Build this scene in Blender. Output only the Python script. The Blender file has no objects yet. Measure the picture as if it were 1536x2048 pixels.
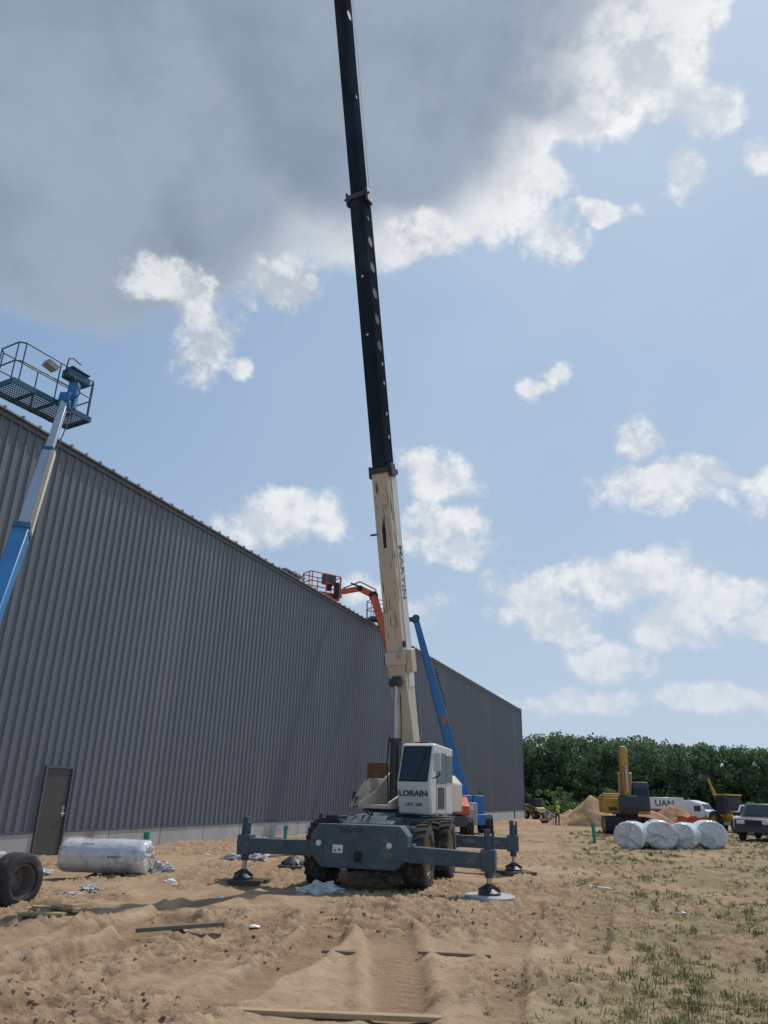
import bpy, bmesh, math, random
import numpy as np
from mathutils import Vector, Matrix, noise
random.seed(4); rng=np.random.default_rng(7)
S=bpy.context.scene
COL=S.collection
R=math.radians

# ------------------------------------------------------------------ materials
def mat(name,col,rough=.6,metal=0.,var=.12,scale=2.5,bump=0.,bscale=30,dirt=None,damt=.45,dscale=2.5,stretch=None,coat=0.,spec=.5,transl=0.):
    m=bpy.data.materials.new(name); m.use_nodes=True
    n=m.node_tree.nodes; l=m.node_tree.links
    b=n['Principled BSDF']
    tc=n.new('ShaderNodeTexCoord'); mp=n.new('ShaderNodeMapping')
    l.new(tc.outputs['Object'],mp.inputs[0])
    if stretch: mp.inputs['Scale'].default_value=stretch
    nz=n.new('ShaderNodeTexNoise'); nz.inputs['Scale'].default_value=scale; nz.inputs['Detail'].default_value=4; nz.inputs['Roughness'].default_value=.65
    l.new(mp.outputs[0],nz.inputs['Vector'])
    mr=n.new('ShaderNodeMapRange'); mr.inputs[1].default_value=.3; mr.inputs[2].default_value=.7
    l.new(nz.outputs[0],mr.inputs[0])
    mx=n.new('ShaderNodeMixRGB')
    mx.inputs[1].default_value=[c*(1-var) for c in col]+[1]; mx.inputs[2].default_value=[min(1,c*(1+var)) for c in col]+[1]
    l.new(mr.outputs[0],mx.inputs[0]); out=mx.outputs[0]
    if dirt:
        n2=n.new('ShaderNodeTexNoise'); n2.inputs['Scale'].default_value=dscale; n2.inputs['Detail'].default_value=7; n2.inputs['Roughness'].default_value=.7
        l.new(mp.outputs[0],n2.inputs['Vector'])
        m2=n.new('ShaderNodeMapRange'); m2.inputs[1].default_value=1-damt; m2.inputs[2].default_value=1-damt+.12
        l.new(n2.outputs[0],m2.inputs[0])
        x2=n.new('ShaderNodeMixRGB'); x2.inputs[2].default_value=list(dirt)+[1]
        l.new(m2.outputs[0],x2.inputs[0]); l.new(out,x2.inputs[1]); out=x2.outputs[0]
    l.new(out,b.inputs['Base Color'])
    rr=n.new('ShaderNodeMapRange'); rr.inputs[3].default_value=max(0,rough-.08); rr.inputs[4].default_value=min(1,rough+.1)
    l.new(nz.outputs[0],rr.inputs[0]); l.new(rr.outputs[0],b.inputs['Roughness'])
    b.inputs['Metallic'].default_value=metal; b.inputs['Specular IOR Level'].default_value=spec
    if coat: b.inputs['Coat Weight'].default_value=coat; b.inputs['Coat Roughness'].default_value=.12
    if bump:
        n3=n.new('ShaderNodeTexNoise'); n3.inputs['Scale'].default_value=bscale; n3.inputs['Detail'].default_value=4
        l.new(mp.outputs[0],n3.inputs['Vector'])
        bp=n.new('ShaderNodeBump'); bp.inputs['Strength'].default_value=bump; bp.inputs['Distance'].default_value=.03
        l.new(n3.outputs[0],bp.inputs['Height']); l.new(bp.outputs[0],b.inputs['Normal'])
    if transl:
        t=n.new('ShaderNodeBsdfTranslucent');l.new(out,t.inputs[0]);ms=n.new('ShaderNodeMixShader');ms.inputs[0].default_value=transl
        l.new(b.outputs[0],ms.inputs[1]);l.new(t.outputs[0],ms.inputs[2]);l.new(ms.outputs[0],n['Material Output'].inputs[0])
    return m
RUST=(.16,.07,.035); MUD=(.22,.15,.10)
M={}
M['panel']=mat('grey_wall_panel',(.152,.166,.190),.5,.15,.10,.5,stretch=(1,1,.12),dirt=(.185,.196,.215),damt=.46,dscale=.35)
M['trim']=mat('grey_trim',(.11,.12,.135),.45,.2)
M['roof']=mat('roof_metal',(.30,.31,.32),.4,.4)
M['concrete']=mat('foundation_concrete',(.45,.44,.42),.85,0,.15,1.2,.3,20,dirt=(.30,.24,.18),damt=.42,dscale=.8)
M['door']=mat('door_paint',(.07,.066,.064),.4,0,.08)
M['steel']=mat('bare_steel',(.45,.44,.42),.35,.8,.2,6)
M['dsteel']=mat('dark_steel',(.06,.062,.065),.5,.3,.25,5,dirt=MUD,damt=.38)
M['cream']=mat('cream_paint',(.61,.54,.42),.55,0,.08,2,dirt=(.36,.20,.11),damt=.43,dscale=3.6,stretch=(1,1,.5),spec=.3)
M['white']=mat('white_paint',(.66,.65,.60),.42,0,.06,3,dirt=(.33,.24,.16),damt=.38,dscale=4)
M['navy']=mat('boom_dark_paint',(.026,.034,.048),.8,0,.3,1.5,dirt=(.045,.053,.066),damt=.46,dscale=2,stretch=(1,1,.3),spec=.0)
M['navyrim']=mat('boom_rim_paint',(.035,.043,.058),.8,0,.2,3,spec=.05)
M['slate']=mat('carrier_slate_paint',(.072,.106,.126),.6,0,.2,2,.1,25,dirt=(.19,.165,.135),damt=.45,dscale=3,spec=.35)
M['rubber']=mat('tyre_rubber',(.035,.035,.036),.85,0,.25,5,.2,40,dirt=(.17,.12,.08),damt=.47,dscale=5)
M['rim']=mat('rim_tan',(.40,.31,.17),.6,0,.15,4,dirt=RUST,damt=.4)
M['rimd']=mat('rim_dusty',(.20,.175,.145),.7,0,.2,4,dirt=(.09,.08,.07),damt=.45)
M['rust']=mat('rusty_brown',(.17,.085,.05),.8,0,.3,4,.2)
M['glass']=mat('window_glass',(.025,.034,.04),.06,0,.1,1)
M['black']=mat('black_parts',(.018,.018,.019),.6)
M['blue']=mat('lift_blue_paint',(.035,.19,.44),.45,0,.12,2,dirt=(.05,.12,.22),damt=.40)
M['dblue']=mat('basket_blue_paint',(.025,.11,.18),.5,0,.2,3,dirt=(.04,.05,.06),damt=.45)
M['silver']=mat('boom_silver',(.46,.51,.56),.38,.3,.12,2,stretch=(1,1,.3))
M['orange']=mat('orange_paint',(.62,.105,.035),.45,0,.12,2,dirt=(.35,.08,.03),damt=.38)
M['dgrey']=mat('dark_grey',(.06,.065,.07),.55)
M['lgrey']=mat('light_grey',(.42,.43,.43),.5,0,.12,3,dirt=(.25,.20,.15),damt=.42)
M['yellow']=mat('excavator_yellow',(.54,.31,.04),.55,0,.12,2,dirt=(.27,.18,.09),damt=.43)
M['wrap']=mat('plastic_wrap',(.66,.67,.67),.16,0,.16,2.0,.5,5,coat=.6,dirt=(.42,.43,.43),damt=.49)
M['wrapthin']=mat('clear_plastic',(.48,.49,.48),.22,0,.3,6,.6,12,coat=.3)
M['pipe']=mat('green_pipe',(.02,.30,.22),.4,0,.08)
M['wood']=mat('lumber',(.42,.30,.17),.8,0,.2,5,.2,30,stretch=(1,6,6),dirt=(.20,.13,.08),damt=.4)
M['oldwood']=mat('weathered_lumber',(.20,.16,.12),.85,0,.3,5,.2,30,stretch=(1,6,6))
M['darkwood']=mat('dark_timber',(.10,.075,.055),.85,0,.3,5,.3,30,stretch=(1,6,6))
M['carwhite']=mat('car_white',(.70,.71,.72),.3,0,.03,coat=.4)
M['carsilver']=mat('car_silver',(.42,.43,.45),.3,.3,.03,coat=.4)
M['cardark']=mat('car_dark',(.05,.055,.065),.4,0,.1,coat=.2,dirt=(.10,.09,.07),damt=.38)
M['red']=mat('red_paint',(.42,.05,.03),.45)
M['lamp']=mat('headlamp',(.7,.72,.72),.1,0,.02)
M['ink']=mat('dark_lettering',(.03,.055,.05),.6)
M['fade']=mat('faded_lettering',(.10,.135,.12),.7,0,.3,6,dirt=(.42,.38,.31),damt=.50,dscale=9)
M['paintmark']=mat('dark_paint_mark',(.035,.042,.05),.7)
M['inkw']=mat('chalk_lettering',(.28,.30,.32),.7)
M['inkb']=mat('blue_lettering',(.12,.20,.42),.5)
M['label']=mat('white_label',(.75,.74,.72),.5)
M['earth']=mat('heaped_earth',(.46,.29,.15),.95,0,.22,2,.8,8)
M['redearth']=mat('red_heaped_earth',(.40,.21,.11),.95,0,.25,2,.8,8)
M['lime']=mat('hi_vis_lime',(.45,.62,.05),.6)
M['skin']=mat('skin',(.45,.27,.19),.6)
M['jeans']=mat('work_clothes',(.04,.05,.08),.8)
M['leaf']=mat('leaf_green',(.118,.180,.100),.75,0,.32,.16,dirt=(.16,.215,.11),damt=.47,dscale=.3,spec=.05,transl=.5)
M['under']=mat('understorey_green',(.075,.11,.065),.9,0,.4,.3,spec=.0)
M['shrub']=mat('shrub_green',(.15,.21,.08),.65,0,.4,.4,spec=.2,transl=.4)
M['weed']=mat('weed_green',(.13,.16,.062),.75,0,.4,1.1,dirt=(.36,.30,.16),damt=.55,dscale=2.0,spec=.15,transl=.3)
M['bark']=mat('bark',(.09,.07,.05),.9)
M['clod']=mat('soil_clods',(.35,.235,.145),.95,0,.25,3,.4,30,spec=.1)

# ------------------------------------------------------------------ mesh helper
class MB:
    def __init__(s,M=None): s.v=[]; s.f=[]; s.M=M; s.cuts=[]
    def add(s,vs,fs):
        o=len(s.v); s.cuts.append((len(s.v),len(s.f)))
        for v in vs:
            v=Vector(v); s.v.append(s.M@v if s.M else v)
        s.f+= [tuple(i+o for i in f) for f in fs]; return s
    def box(s,x0,y0,z0,x1,y1,z1):
        return s.add([(x0,y0,z0),(x1,y0,z0),(x1,y1,z0),(x0,y1,z0),(x0,y0,z1),(x1,y0,z1),(x1,y1,z1),(x0,y1,z1)],
          [(0,3,2,1),(4,5,6,7),(0,1,5,4),(1,2,6,5),(2,3,7,6),(3,0,4,7)])
    def beam(s,p,q,w,h,w2=None,h2=None,up=(0,0,1)):
        p=Vector(p);q=Vector(q);d=(q-p).normalized();u=Vector(up)
        if abs(d.dot(u))>.95: u=Vector((0,1,0))
        r=d.cross(u).normalized();u=r.cross(d)
        w2=w2 or w;h2=h2 or h;vs=[]
        for c,a,b in((p,w,h),(q,w2,h2)):
            for i,j in((-1,-1),(1,-1),(1,1),(-1,1)): vs.append(c+r*i*a/2+u*j*b/2)
        return s.add(vs,[(0,3,2,1),(4,5,6,7),(0,1,5,4),(1,2,6,5),(2,3,7,6),(3,0,4,7)])
    def cyl(s,p,q,r,n=14,r2=None):
        p=Vector(p);q=Vector(q);d=(q-p).normalized()
        u=Vector((0,0,1)) if abs(d.z)<.9 else Vector((1,0,0))
        a=d.cross(u).normalized();b=d.cross(a);r2=r if r2 is None else r2;vs=[]
        for c,rr in((p,r),(q,r2)):
            for i in range(n):
                t=2*math.pi*i/n; vs.append(c+a*rr*math.cos(t)+b*rr*math.sin(t))
        fs=[(i,(i+1)%n,n+(i+1)%n,n+i) for i in range(n)]
        fs+=[tuple(range(n-1,-1,-1)),tuple(range(n,2*n))]
        return s.add(vs,fs)
    def path(s,pts,r,n=8):
        for a,b in zip(pts[:-1],pts[1:]): s.cyl(a,b,r,n)
        return s
    def prism(s,poly,axis,lo,hi):
        n=len(poly);vs=[]
        for c in(lo,hi):
            for a,b in poly:
                vs.append({'x':(c,a,b),'y':(a,c,b),'z':(a,b,c)}[axis])
        fs=[(i,(i+1)%n,n+(i+1)%n,n+i) for i in range(n)]+[tuple(range(n-1,-1,-1)),tuple(range(n,2*n))]
        return s.add(vs,fs)
    def lathe(s,prof,c,axis,n=28,wob=0):
        c=Vector(c);ax=Vector(axis).normalized();u=Vector((0,0,1)) if abs(ax.z)<.9 else Vector((1,0,0))
        a=ax.cross(u).normalized();b=ax.cross(a);vs=[];k=len(prof)
        for i in range(n):
            t=2*math.pi*i/n
            for r,h in prof: vs.append(c+ax*h+(a*math.cos(t)+b*math.sin(t))*r)
        fs=[]
        for i in range(n):
            j=(i+1)%n
            for q in range(k-1): fs.append((i*k+q,j*k+q,j*k+q+1,i*k+q+1))
        return s.add(vs,fs)
    def make(s,name,m,parent=None,bevel=0.,label=None,smooth=True,ang=35,split=False):
        if split:
            c=s.cuts+[(len(s.v),len(s.f))];o=None
            for (a,fa),(b,fb) in zip(c[:-1],c[1:]):
                t=MB();t.v=s.v[a:b];t.f=[tuple(i-a for i in f) for f in s.f[fa:fb]]
                o=t.make(name,m,parent,bevel,label,smooth,ang)
            return o
        me=bpy.data.meshes.new(name); me.from_pydata([tuple(v) for v in s.v],[],s.f)
        bm=bmesh.new(); bm.from_mesh(me); bmesh.ops.recalc_face_normals(bm,faces=bm.faces); bm.to_mesh(me); bm.free()
        me.materials.append(m)
        if smooth:
            me.polygons.foreach_set('use_smooth',[True]*len(me.polygons))
            try: me.set_sharp_from_angle(angle=R(ang))
            except Exception: pass
        o=bpy.data.objects.new(name,me); COL.objects.link(o)
        if parent: o.parent=parent
        if bevel:
            b=o.modifiers.new('bevel','BEVEL'); b.width=bevel; b.segments=2; b.limit_method='ANGLE'; b.angle_limit=R(40)
        if label: o['label']=label
        return o
def thing(name,label,cat,loc=(0,0,0),rz=0,group=None):
    e=bpy.data.objects.new(name,None); COL.objects.link(e); e.location=loc; e.rotation_euler=(0,0,rz); e.empty_display_size=.3
    e['label']=label; e['category']=cat
    if group: e['group']=group
    return e
def top(o,label,cat,group=None):
    o['label']=label; o['category']=cat
    if group: o['group']=group
    return o
def text(body,size,loc,right,up,m,parent,name='lettering',ext=.003,xs=1.):
    c=bpy.data.curves.new('t','FONT'); c.body=body; c.size=size; c.extrude=ext; c.align_x='CENTER'; c.align_y='CENTER'; c.offset=size*.018
    to=bpy.data.objects.new('t',c); COL.objects.link(to)
    dg=bpy.context.evaluated_depsgraph_get(); dg.update()
    me=bpy.data.meshes.new_from_object(to.evaluated_get(dg)); bpy.data.objects.remove(to)
    r=Vector(right).normalized();u=Vector(up).normalized();nn=r.cross(u)
    mt=Matrix(((r.x*xs,u.x,nn.x,loc[0]),(r.y*xs,u.y,nn.y,loc[1]),(r.z*xs,u.z,nn.z,loc[2]),(0,0,0,1)))
    me.transform(mt); me.materials.clear(); me.materials.append(m)
    o=bpy.data.objects.new(name,me); COL.objects.link(o); o.parent=parent; return o

# ------------------------------------------------------------------ noise + ground
def vn(x,y,seed=0):
    xi=np.floor(x).astype(np.int64);yi=np.floor(y).astype(np.int64);xf=x-xi;yf=y-yi
    def h(a,b):
        n=(a*374761393+b*668265263+seed*974711)&0x7fffffff
        n=((n^(n>>13))*1274126177)&0x7fffffff
        return ((n^(n>>16))&0xffff)/65535.
    u=xf*xf*(3-2*xf);v=yf*yf*(3-2*yf)
    return (h(xi,yi)*(1-u)+h(xi+1,yi)*u)*(1-v)+(h(xi,yi+1)*(1-u)+h(xi+1,yi+1)*u)*v
def fbm(x,y,o=4,seed=0):
    s=0;a=.5;t=0
    for i in range(o): s=s+a*vn(x*2**i+i*17.3,y*2**i-i*9.1,seed+i); t+=a; a*=.5
    return s/t
def sst(a,b,x): t=np.clip((x-a)/(b-a),0,1); return t*t*(3-2*t)
def gz(x,y): return -.3*sst(25,80,np.asarray(y,float))
TRACKS=[[(-3.6,5.6),(-2.75,7),(-2.1,8.4),(-1.6,10),(-1.4,12),(-1.9,14)],[(-6.2,6.4),(-4.9,7.6),(-3.9,9),(-3.2,10.8),(-2.8,13),(-2.2,18)],[(-2.3,5.6),(-1.5,7.1),(-.9,8.6),(-.6,10.4),(-.7,12.6)],
 [(.0,3),(.25,7),(.28,9.5),(.1,13.4)],[(.9,6),(1.6,10),(3.2,16),(5.6,23),(9,40),(12,60)],[(2.6,10),(4.4,16),(7.5,25),(11,40),(15,62)],[(-7,9.5),(-4.5,9.9),(-2,10.9),(1.5,11.5),(4,14)],
 [(-4.2,15),(-2.5,22),(3,36),(9,55)],[(-8,11.6),(-5,11.9),(-2,12.9),(1,13.0)],[(-5.2,5.6),(-4.2,6.9),(-3.4,8.2),(-2.9,9.6),(-2.6,11.4)]]
def rough_m(x,y):
    band=np.exp(-((y-11.2-.25*x)/1.7)**2)*.16
    return sst(.40,.60,fbm(x*.6+7,y*.6,5,11)+band)
def ground_h(x,y):
    x=np.asarray(x,float);y=np.asarray(y,float)
    near=1-sst(28,70,y); near=near*(1-sst(14,30,np.abs(x)))
    h=(fbm(x*.25,y*.25,3,3)-.5)*.14+(fbm(x*1.2,y*1.2,3,5)-.5)*.08
    rough=rough_m(x,y)
    wx=x+(fbm(x*2.5,y*2.5,2,61)-.5)*.35;wy=y+(fbm(x*2.5,y*2.5,2,62)-.5)*.35
    clump=np.abs(fbm(wx*5.5,wy*5.5,4,21)-.5)*2
    fine=np.abs(fbm(wx*12,wy*12,3,23)-.5)*2
    pit=sst(.58,.78,fbm(wx*3.6+3,wy*3.6,3,29))
    h=h+rough*(.095*(1-clump)**2-.04)+rough*.055*(1-fine)**3-pit*.03*rough+(fbm(x*14,y*14,3,31)-.5)*.035*(.3+rough)
    for k,T in enumerate(TRACKS):
        best=np.full(x.shape,9.);al=np.zeros(x.shape);sd=np.zeros(x.shape);acc=0
        for (ax,ay),(bx,by) in zip(T[:-1],T[1:]):
            L=math.hypot(bx-ax,by-ay);dx=(bx-ax)/L;dy=(by-ay)/L
            t=np.clip((x-ax)*dx+(y-ay)*dy,0,L);px=x-ax-t*dx;py=y-ay-t*dy
            d=np.hypot(px,py);side=px*dy-py*dx
            mm=d<best;best=np.where(mm,d,best);al=np.where(mm,acc+t,al);sd=np.where(mm,side,sd);acc+=L
        main=k in(0,1,2,3,9)
        w=(.27 if main else .22)+.03*np.sin(al*.7+k)+.07*(fbm(x*2.5,y*2.5,3,90)-.5)
        inn=1-sst(w*.70,w*1.2,best)
        wear=sst(.35,.6,fbm(x*1.1+k*3,y*1.1,3,140+k))
        ph=(al+np.abs(sd)*.6+.05*fbm(x*3,y*3,2,150))/.19
        tread=(np.abs((ph%1)-.5)*2-.5)*(.042 if main else .025)*(.15+.85*wear)
        berm=np.exp(-((best-w*1.35)/.09)**2)*(.065 if main else .035)*(.1+1.1*fbm(x*4,y*4,3,8+k))
        keep=(.35+.65*sst(.38,.56,fbm(x*.6+k*5,y*.6,3,40+k))) if main else sst(.38,.56,fbm(x*.5+k*5,y*.5,2,40+k))
        h=h*(1-inn*.75*keep)+(-(.05 if main else .03)*inn+tread*inn+berm)*keep
    return h*near+gz(x,y)
def grass_mask(x,y):
    x=np.asarray(x,float);y=np.asarray(y,float)
    e=x-(.75+(y-7)*.25)
    g=sst(-.8,2.2,e)*(1-sst(48,60,y))
    g=g*(.25+.75*sst(.38,.62,fbm(x*.8,y*.8,4,55)))
    e2=x-(2.6+(y-7)*.40); g=np.maximum(g,sst(0,2.5,e2)*(.40+.60*sst(.35,.6,fbm(x*.7,y*.7,3,56)))*(1-sst(60,75,y)))
    far=sst(88,105,y+ (fbm(x*.1,y*.1,2,5)-.5)*20)
    g=np.maximum(g,far*.95)
    far2=sst(26,45,x-y*.2); g=np.maximum(g,far2*.8)
    return np.clip(g,0,1)
xs=list(np.arange(-9,7.001,.036)); st=.05
a=7.;R_=[]
while a<3000: a+=st; st*=1.05 if a<26 else 1.2; R_.append(a)
a=-9.;st=.05;L_=[]
while a>-3000: a-=st; st*=1.15; L_.append(a)
xs=list(reversed(L_))+xs+R_
ys=[];y=5.6
while y<60: ys.append(y); y+=.021+.0060*(y-5.5)
st=.4
while y<3200: ys.append(y); y+=st; st*=1.09
B_=[];y=5.6;st=.08
while y>-400: y-=st; st*=1.3; B_.append(y)
ys=list(reversed(B_))+ys
xs=np.array(xs);ys=np.array(ys);X,Y=np.meshgrid(xs,ys)
Z=ground_h(X,Y)
nx=len(xs);ny=len(ys)
me=bpy.data.meshes.new('ground');me.vertices.add(nx*ny)
me.vertices.foreach_set('co',np.stack([X,Y,Z],-1).astype(np.float32).ravel())
idx=np.arange(nx*ny).reshape(ny,nx)
q=np.stack([idx[:-1,:-1],idx[:-1,1:],idx[1:,1:],idx[1:,:-1]],-1).reshape(-1,4)
me.loops.add(q.size);me.loops.foreach_set('vertex_index',q.ravel().astype(np.int32))
me.polygons.add(len(q));me.polygons.foreach_set('loop_start',(np.arange(len(q))*4).astype(np.int32));
me.polygons.foreach_set('use_smooth',np.ones(len(q),bool));me.update(calc_edges=True);me.validate()
at=me.attributes.new('grass','FLOAT','POINT');at.data.foreach_set('value',grass_mask(X,Y).astype(np.float32).ravel())
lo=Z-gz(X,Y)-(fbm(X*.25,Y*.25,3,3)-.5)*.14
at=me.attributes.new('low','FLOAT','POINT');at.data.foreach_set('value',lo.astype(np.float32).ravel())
at=me.attributes.new('rough','FLOAT','POINT');at.data.foreach_set('value',rough_m(X,Y).astype(np.float32).ravel())
G=bpy.data.objects.new('ground',me);COL.objects.link(G);G['kind']='structure'
m=bpy.data.materials.new('sandy_soil');m.use_nodes=True;n=m.node_tree.nodes;l=m.node_tree.links;b=n['Principled BSDF'];b.inputs['Roughness'].default_value=.95
b.inputs['Specular IOR Level'].default_value=.1
tc=n.new('ShaderNodeTexCoord')
def NZ(sc,det=8,ro=.6):
    k=n.new('ShaderNodeTexNoise');k.inputs['Scale'].default_value=sc;k.inputs['Detail'].default_value=det;k.inputs['Roughness'].default_value=ro;l.new(tc.outputs['Object'],k.inputs['Vector']);return k.outputs[0]
def MR(s,a,b_,c=0,d=1):
    k=n.new('ShaderNodeMapRange');k.inputs[1].default_value=a;k.inputs[2].default_value=b_;k.inputs[3].default_value=c;k.inputs[4].default_value=d;l.new(s,k.inputs[0]);return k.outputs[0]
def MX(f,a,b_,mode='MIX'):
    k=n.new('ShaderNodeMixRGB');k.blend_type=mode
    if isinstance(f,(int,float)):k.inputs[0].default_value=f
    else:l.new(f,k.inputs[0])
    for i,c in((1,a),(2,b_)):
        if isinstance(c,tuple):k.inputs[i].default_value=list(c)+[1]
        else:l.new(c,k.inputs[i])
    return k.outputs[0]
def MT(op,a,b_):
    k=n.new('ShaderNodeMath');k.operation=op
    for i,c in((0,a),(1,b_)):
        if isinstance(c,(int,float)):k.inputs[i].default_value=c
        else:l.new(c,k.inputs[i])
    return k.outputs[0]
def ATT(nm):
    k=n.new('ShaderNodeAttribute');k.attribute_name=nm;return k.outputs['Fac']
c=MX(MR(NZ(.35,4),.35,.65),(.49,.355,.225),(.41,.28,.175))
c=MX(MR(NZ(1.3,6,.7),.42,.62,0,.7),c,(.345,.23,.14))
c=MX(MR(NZ(7,6,.75),.50,.68,0,.5),c,(.235,.15,.09))
c=MX(MR(NZ(16,4,.7),.56,.68,0,.5),c,(.55,.43,.30))
c=MX(MT('MULTIPLY',ATT('rough'),MR(NZ(3.5,6,.75),.38,.58,.1,.85)),c,(.24,.15,.092))
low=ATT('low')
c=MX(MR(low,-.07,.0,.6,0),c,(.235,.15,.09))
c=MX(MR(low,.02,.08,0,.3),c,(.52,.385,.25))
gg=MT('MULTIPLY',ATT('grass'),MR(NZ(5,6,.75),.38,.60,.15,.85))
c=MX(gg,c,MX(MR(NZ(2.2,4),.35,.65),(.175,.175,.08),(.31,.25,.14)))
l.new(c,b.inputs['Base Color'])
hh=MT('ADD',MT('MULTIPLY',NZ(9,6,.7),.6),MT('MULTIPLY',NZ(45,4,.7),.28))
bp=n.new('ShaderNodeBump');bp.inputs['Strength'].default_value=.85;bp.inputs['Distance'].default_value=.05
l.new(hh,bp.inputs['Height']);l.new(bp.outputs[0],b.inputs['Normal'])
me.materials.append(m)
def gh(x,y): return float(ground_h(np.array([x]),np.array([y]))[0])

def npmesh(name,co,faces_n,m,smooth=False):
    me=bpy.data.meshes.new(name);co=np.asarray(co,np.float32).reshape(-1,3)
    F=np.asarray(faces_n,np.int32);k=F.shape[1]
    me.vertices.add(len(co));me.vertices.foreach_set('co',co.ravel())
    me.loops.add(F.size);me.loops.foreach_set('vertex_index',F.ravel())
    me.polygons.add(len(F));me.polygons.foreach_set('loop_start',(np.arange(len(F))*k).astype(np.int32))
    if smooth: me.polygons.foreach_set('use_smooth',np.ones(len(F),bool))
    me.update(calc_edges=True);me.validate();me.materials.append(m)
    o=bpy.data.objects.new(name,me);COL.objects.link(o);return o

# weeds
def weeds():
    N=190000
    t=rng.random(N);y=6.2+44*t**1.9;x=-.8+(y*.62+3)*rng.random(N)
    g=grass_mask(x,y);patch=sst(.38,.68,fbm(x*1.3,y*1.3,5,77))
    keep=rng.random(N)<(g**1.1)*(.14+.7*patch)*.28
    x=x[keep];y=y[keep];z=ground_h(x,y)
    n=len(x);K=11
    big=rng.random((n,1))
    ang=rng.random((n,K))*6.283;ln=(.018+.085*big**3.2)*(.4+.8*rng.random((n,K)))*(1+(y[:,None]-7)*.022)
    tilt=.1+1.1*rng.random((n,K));w=(.0022+.0035*rng.random((n,1))+.003*big**4)*(1+(y[:,None]-7)*.045)
    bx=x[:,None]+(rng.random((n,K))-.5)*.10;by=y[:,None]+(rng.random((n,K))-.5)*.10;bz=z[:,None]*np.ones((1,K))-.01
    dx=np.cos(ang)*np.sin(tilt);dy=np.sin(ang)*np.sin(tilt);dz=np.cos(tilt)
    sx=-np.sin(ang)*w;sy=np.cos(ang)*w
    p0=np.stack([bx,by,bz],-1);mid=p0+np.stack([dx*ln*.55,dy*ln*.55,dz*ln*.65],-1);tip=p0+np.stack([dx*ln*1.2,dy*ln*1.2,dz*ln*.95],-1)
    sv=np.stack([sx,sy,np.zeros_like(sx)],-1)
    V=np.stack([p0,mid+sv,tip,mid-sv],2).reshape(-1,3)
    F=np.arange(len(V)).reshape(-1,4)
    o=npmesh('weeds',V,F,M['weed']);o['kind']='stuff';top(o,'scattered low green weeds on the sandy soil','weeds')
weeds()
def clods():
    bm=bmesh.new();bmesh.ops.create_icosphere(bm,subdivisions=1,radius=1);bv=np.array([v.co[:] for v in bm.verts]);bf=np.array([[v.index for v in f.verts] for f in bm.faces]);bm.free()
    N=20000;t=rng.random(N);y=6+26*t**1.8;x=(-1+2*rng.random(N))*(y*.55+1)
    r=rough_m(x,y);keep=rng.random(N)<sst(.5,1.,r)*.7
    x=x[keep];y=y[keep];n=len(x);s=.006+.024*rng.random(n)**4.0
    z=ground_h(x,y)
    V=bv[None]*s[:,None,None]*(1+.35*(rng.random((n,12,1))-.5)*1.6)*np.array([1,1,.6])*(0.7+.6*rng.random((n,1,3)))
    V=V+np.stack([x,y,z+s*.05],-1)[:,None]
    F=(bf[None]+12*np.arange(n)[:,None,None]).reshape(-1,3)
    o=npmesh('soil_clods',V,F,M['clod']);o['kind']='stuff';top(o,'brown clods of churned soil on the ground','soil')
clods()

# ------------------------------------------------------------------ building
W0=(-8.8,20.87,0);WA=math.atan2(.9335,.3586)
B=thing('industrial_building','long grey ribbed metal industrial building with concrete base','building',W0,WA)
H=10.9;s0,s1=-27.,69.;DEP=42.;P=.3048;FB=.55
doors=[(0.0,.92),(48.4,49.3)]
mb=MB()
def ribs(a,b,zb,zt,yoff=0):
    pr=[(0,0),(.195,0),(.218,-.038),(.266,-.038)]
    pts=[];k=math.floor(a/P)
    while k*P<b:
        for u,v in pr:
            s=k*P+u
            if a<=s<=b: pts.append((s,v+yoff))
        k+=1
    pts=[(a,pts[0][1])]+pts+[(b,pts[-1][1])]
    o=[]
    for s,v in pts: o+=[(s,v,zb),(s,v,zt)]
    mb.add(o,[(2*i,2*i+2,2*i+3,2*i+1) for i in range(len(pts)-1)])
segs=[];c0=s0
for a,b_ in doors: segs.append((c0,a-.06,FB));segs.append((a-.06,b_+.06,2.2));c0=b_+.06
segs.append((c0,s1,FB))
for a,b_,z in segs: ribs(a,b_,z,H-.02)
w=mb.make('wall',M['panel'],B,smooth=False)
mb=MB();mb.box(s1-.001,0.01,FB,s1+.05,DEP,H+.3);mb.box(s0-.05,.01,FB,s0,DEP,H+.3);mb.box(s0,DEP,FB,s1,DEP+.05,H-.02)
mb.box(s0+.01,.25,FB+.01,s1-.01,.3,H-.03)
mb.make('wall',M['panel'],B,smooth=False)
mb=MB();c0=s0
for a,b_ in doors: mb.box(c0,-.05,-.6,a-.06,.3,FB-.01);c0=b_+.06
mb.box(c0,-.05,-.8,s1+.04,.3,FB-.01)
mb.make('foundation',M['concrete'],B,bevel=.012)
mb=MB();k=s0+3
while k<s1:
    if not any(a-.3<k<b_+.3 for a,b_ in doors): mb.box(k,-.054,-.6,k+.018,-.04,FB-.015)
    k+=2.44
o=mb.make('foundation_joint',M['dgrey'],B);o['kind']='stuff'
mb=MB();c0=s0
for a,b_ in doors: mb.box(c0,-.075,FB-.008,a-.06,-.0,FB+.035);c0=b_+.06
mb.box(c0,-.075,FB-.008,s1+.05,.0,FB+.035)
mb.make('base_flashing',M['trim'],B,split=True)
mb=MB();mb.box(s0,-.07,H-.14,s1+.05,-.0,H);mb.box(s1+.052,-.08,FB,s1+.075,.2,H);mb.box(s1-.08,-.07,FB+.04,s1+.05,-.041,H-.145)
mb.make('eave_trim',M['trim'],B)
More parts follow.
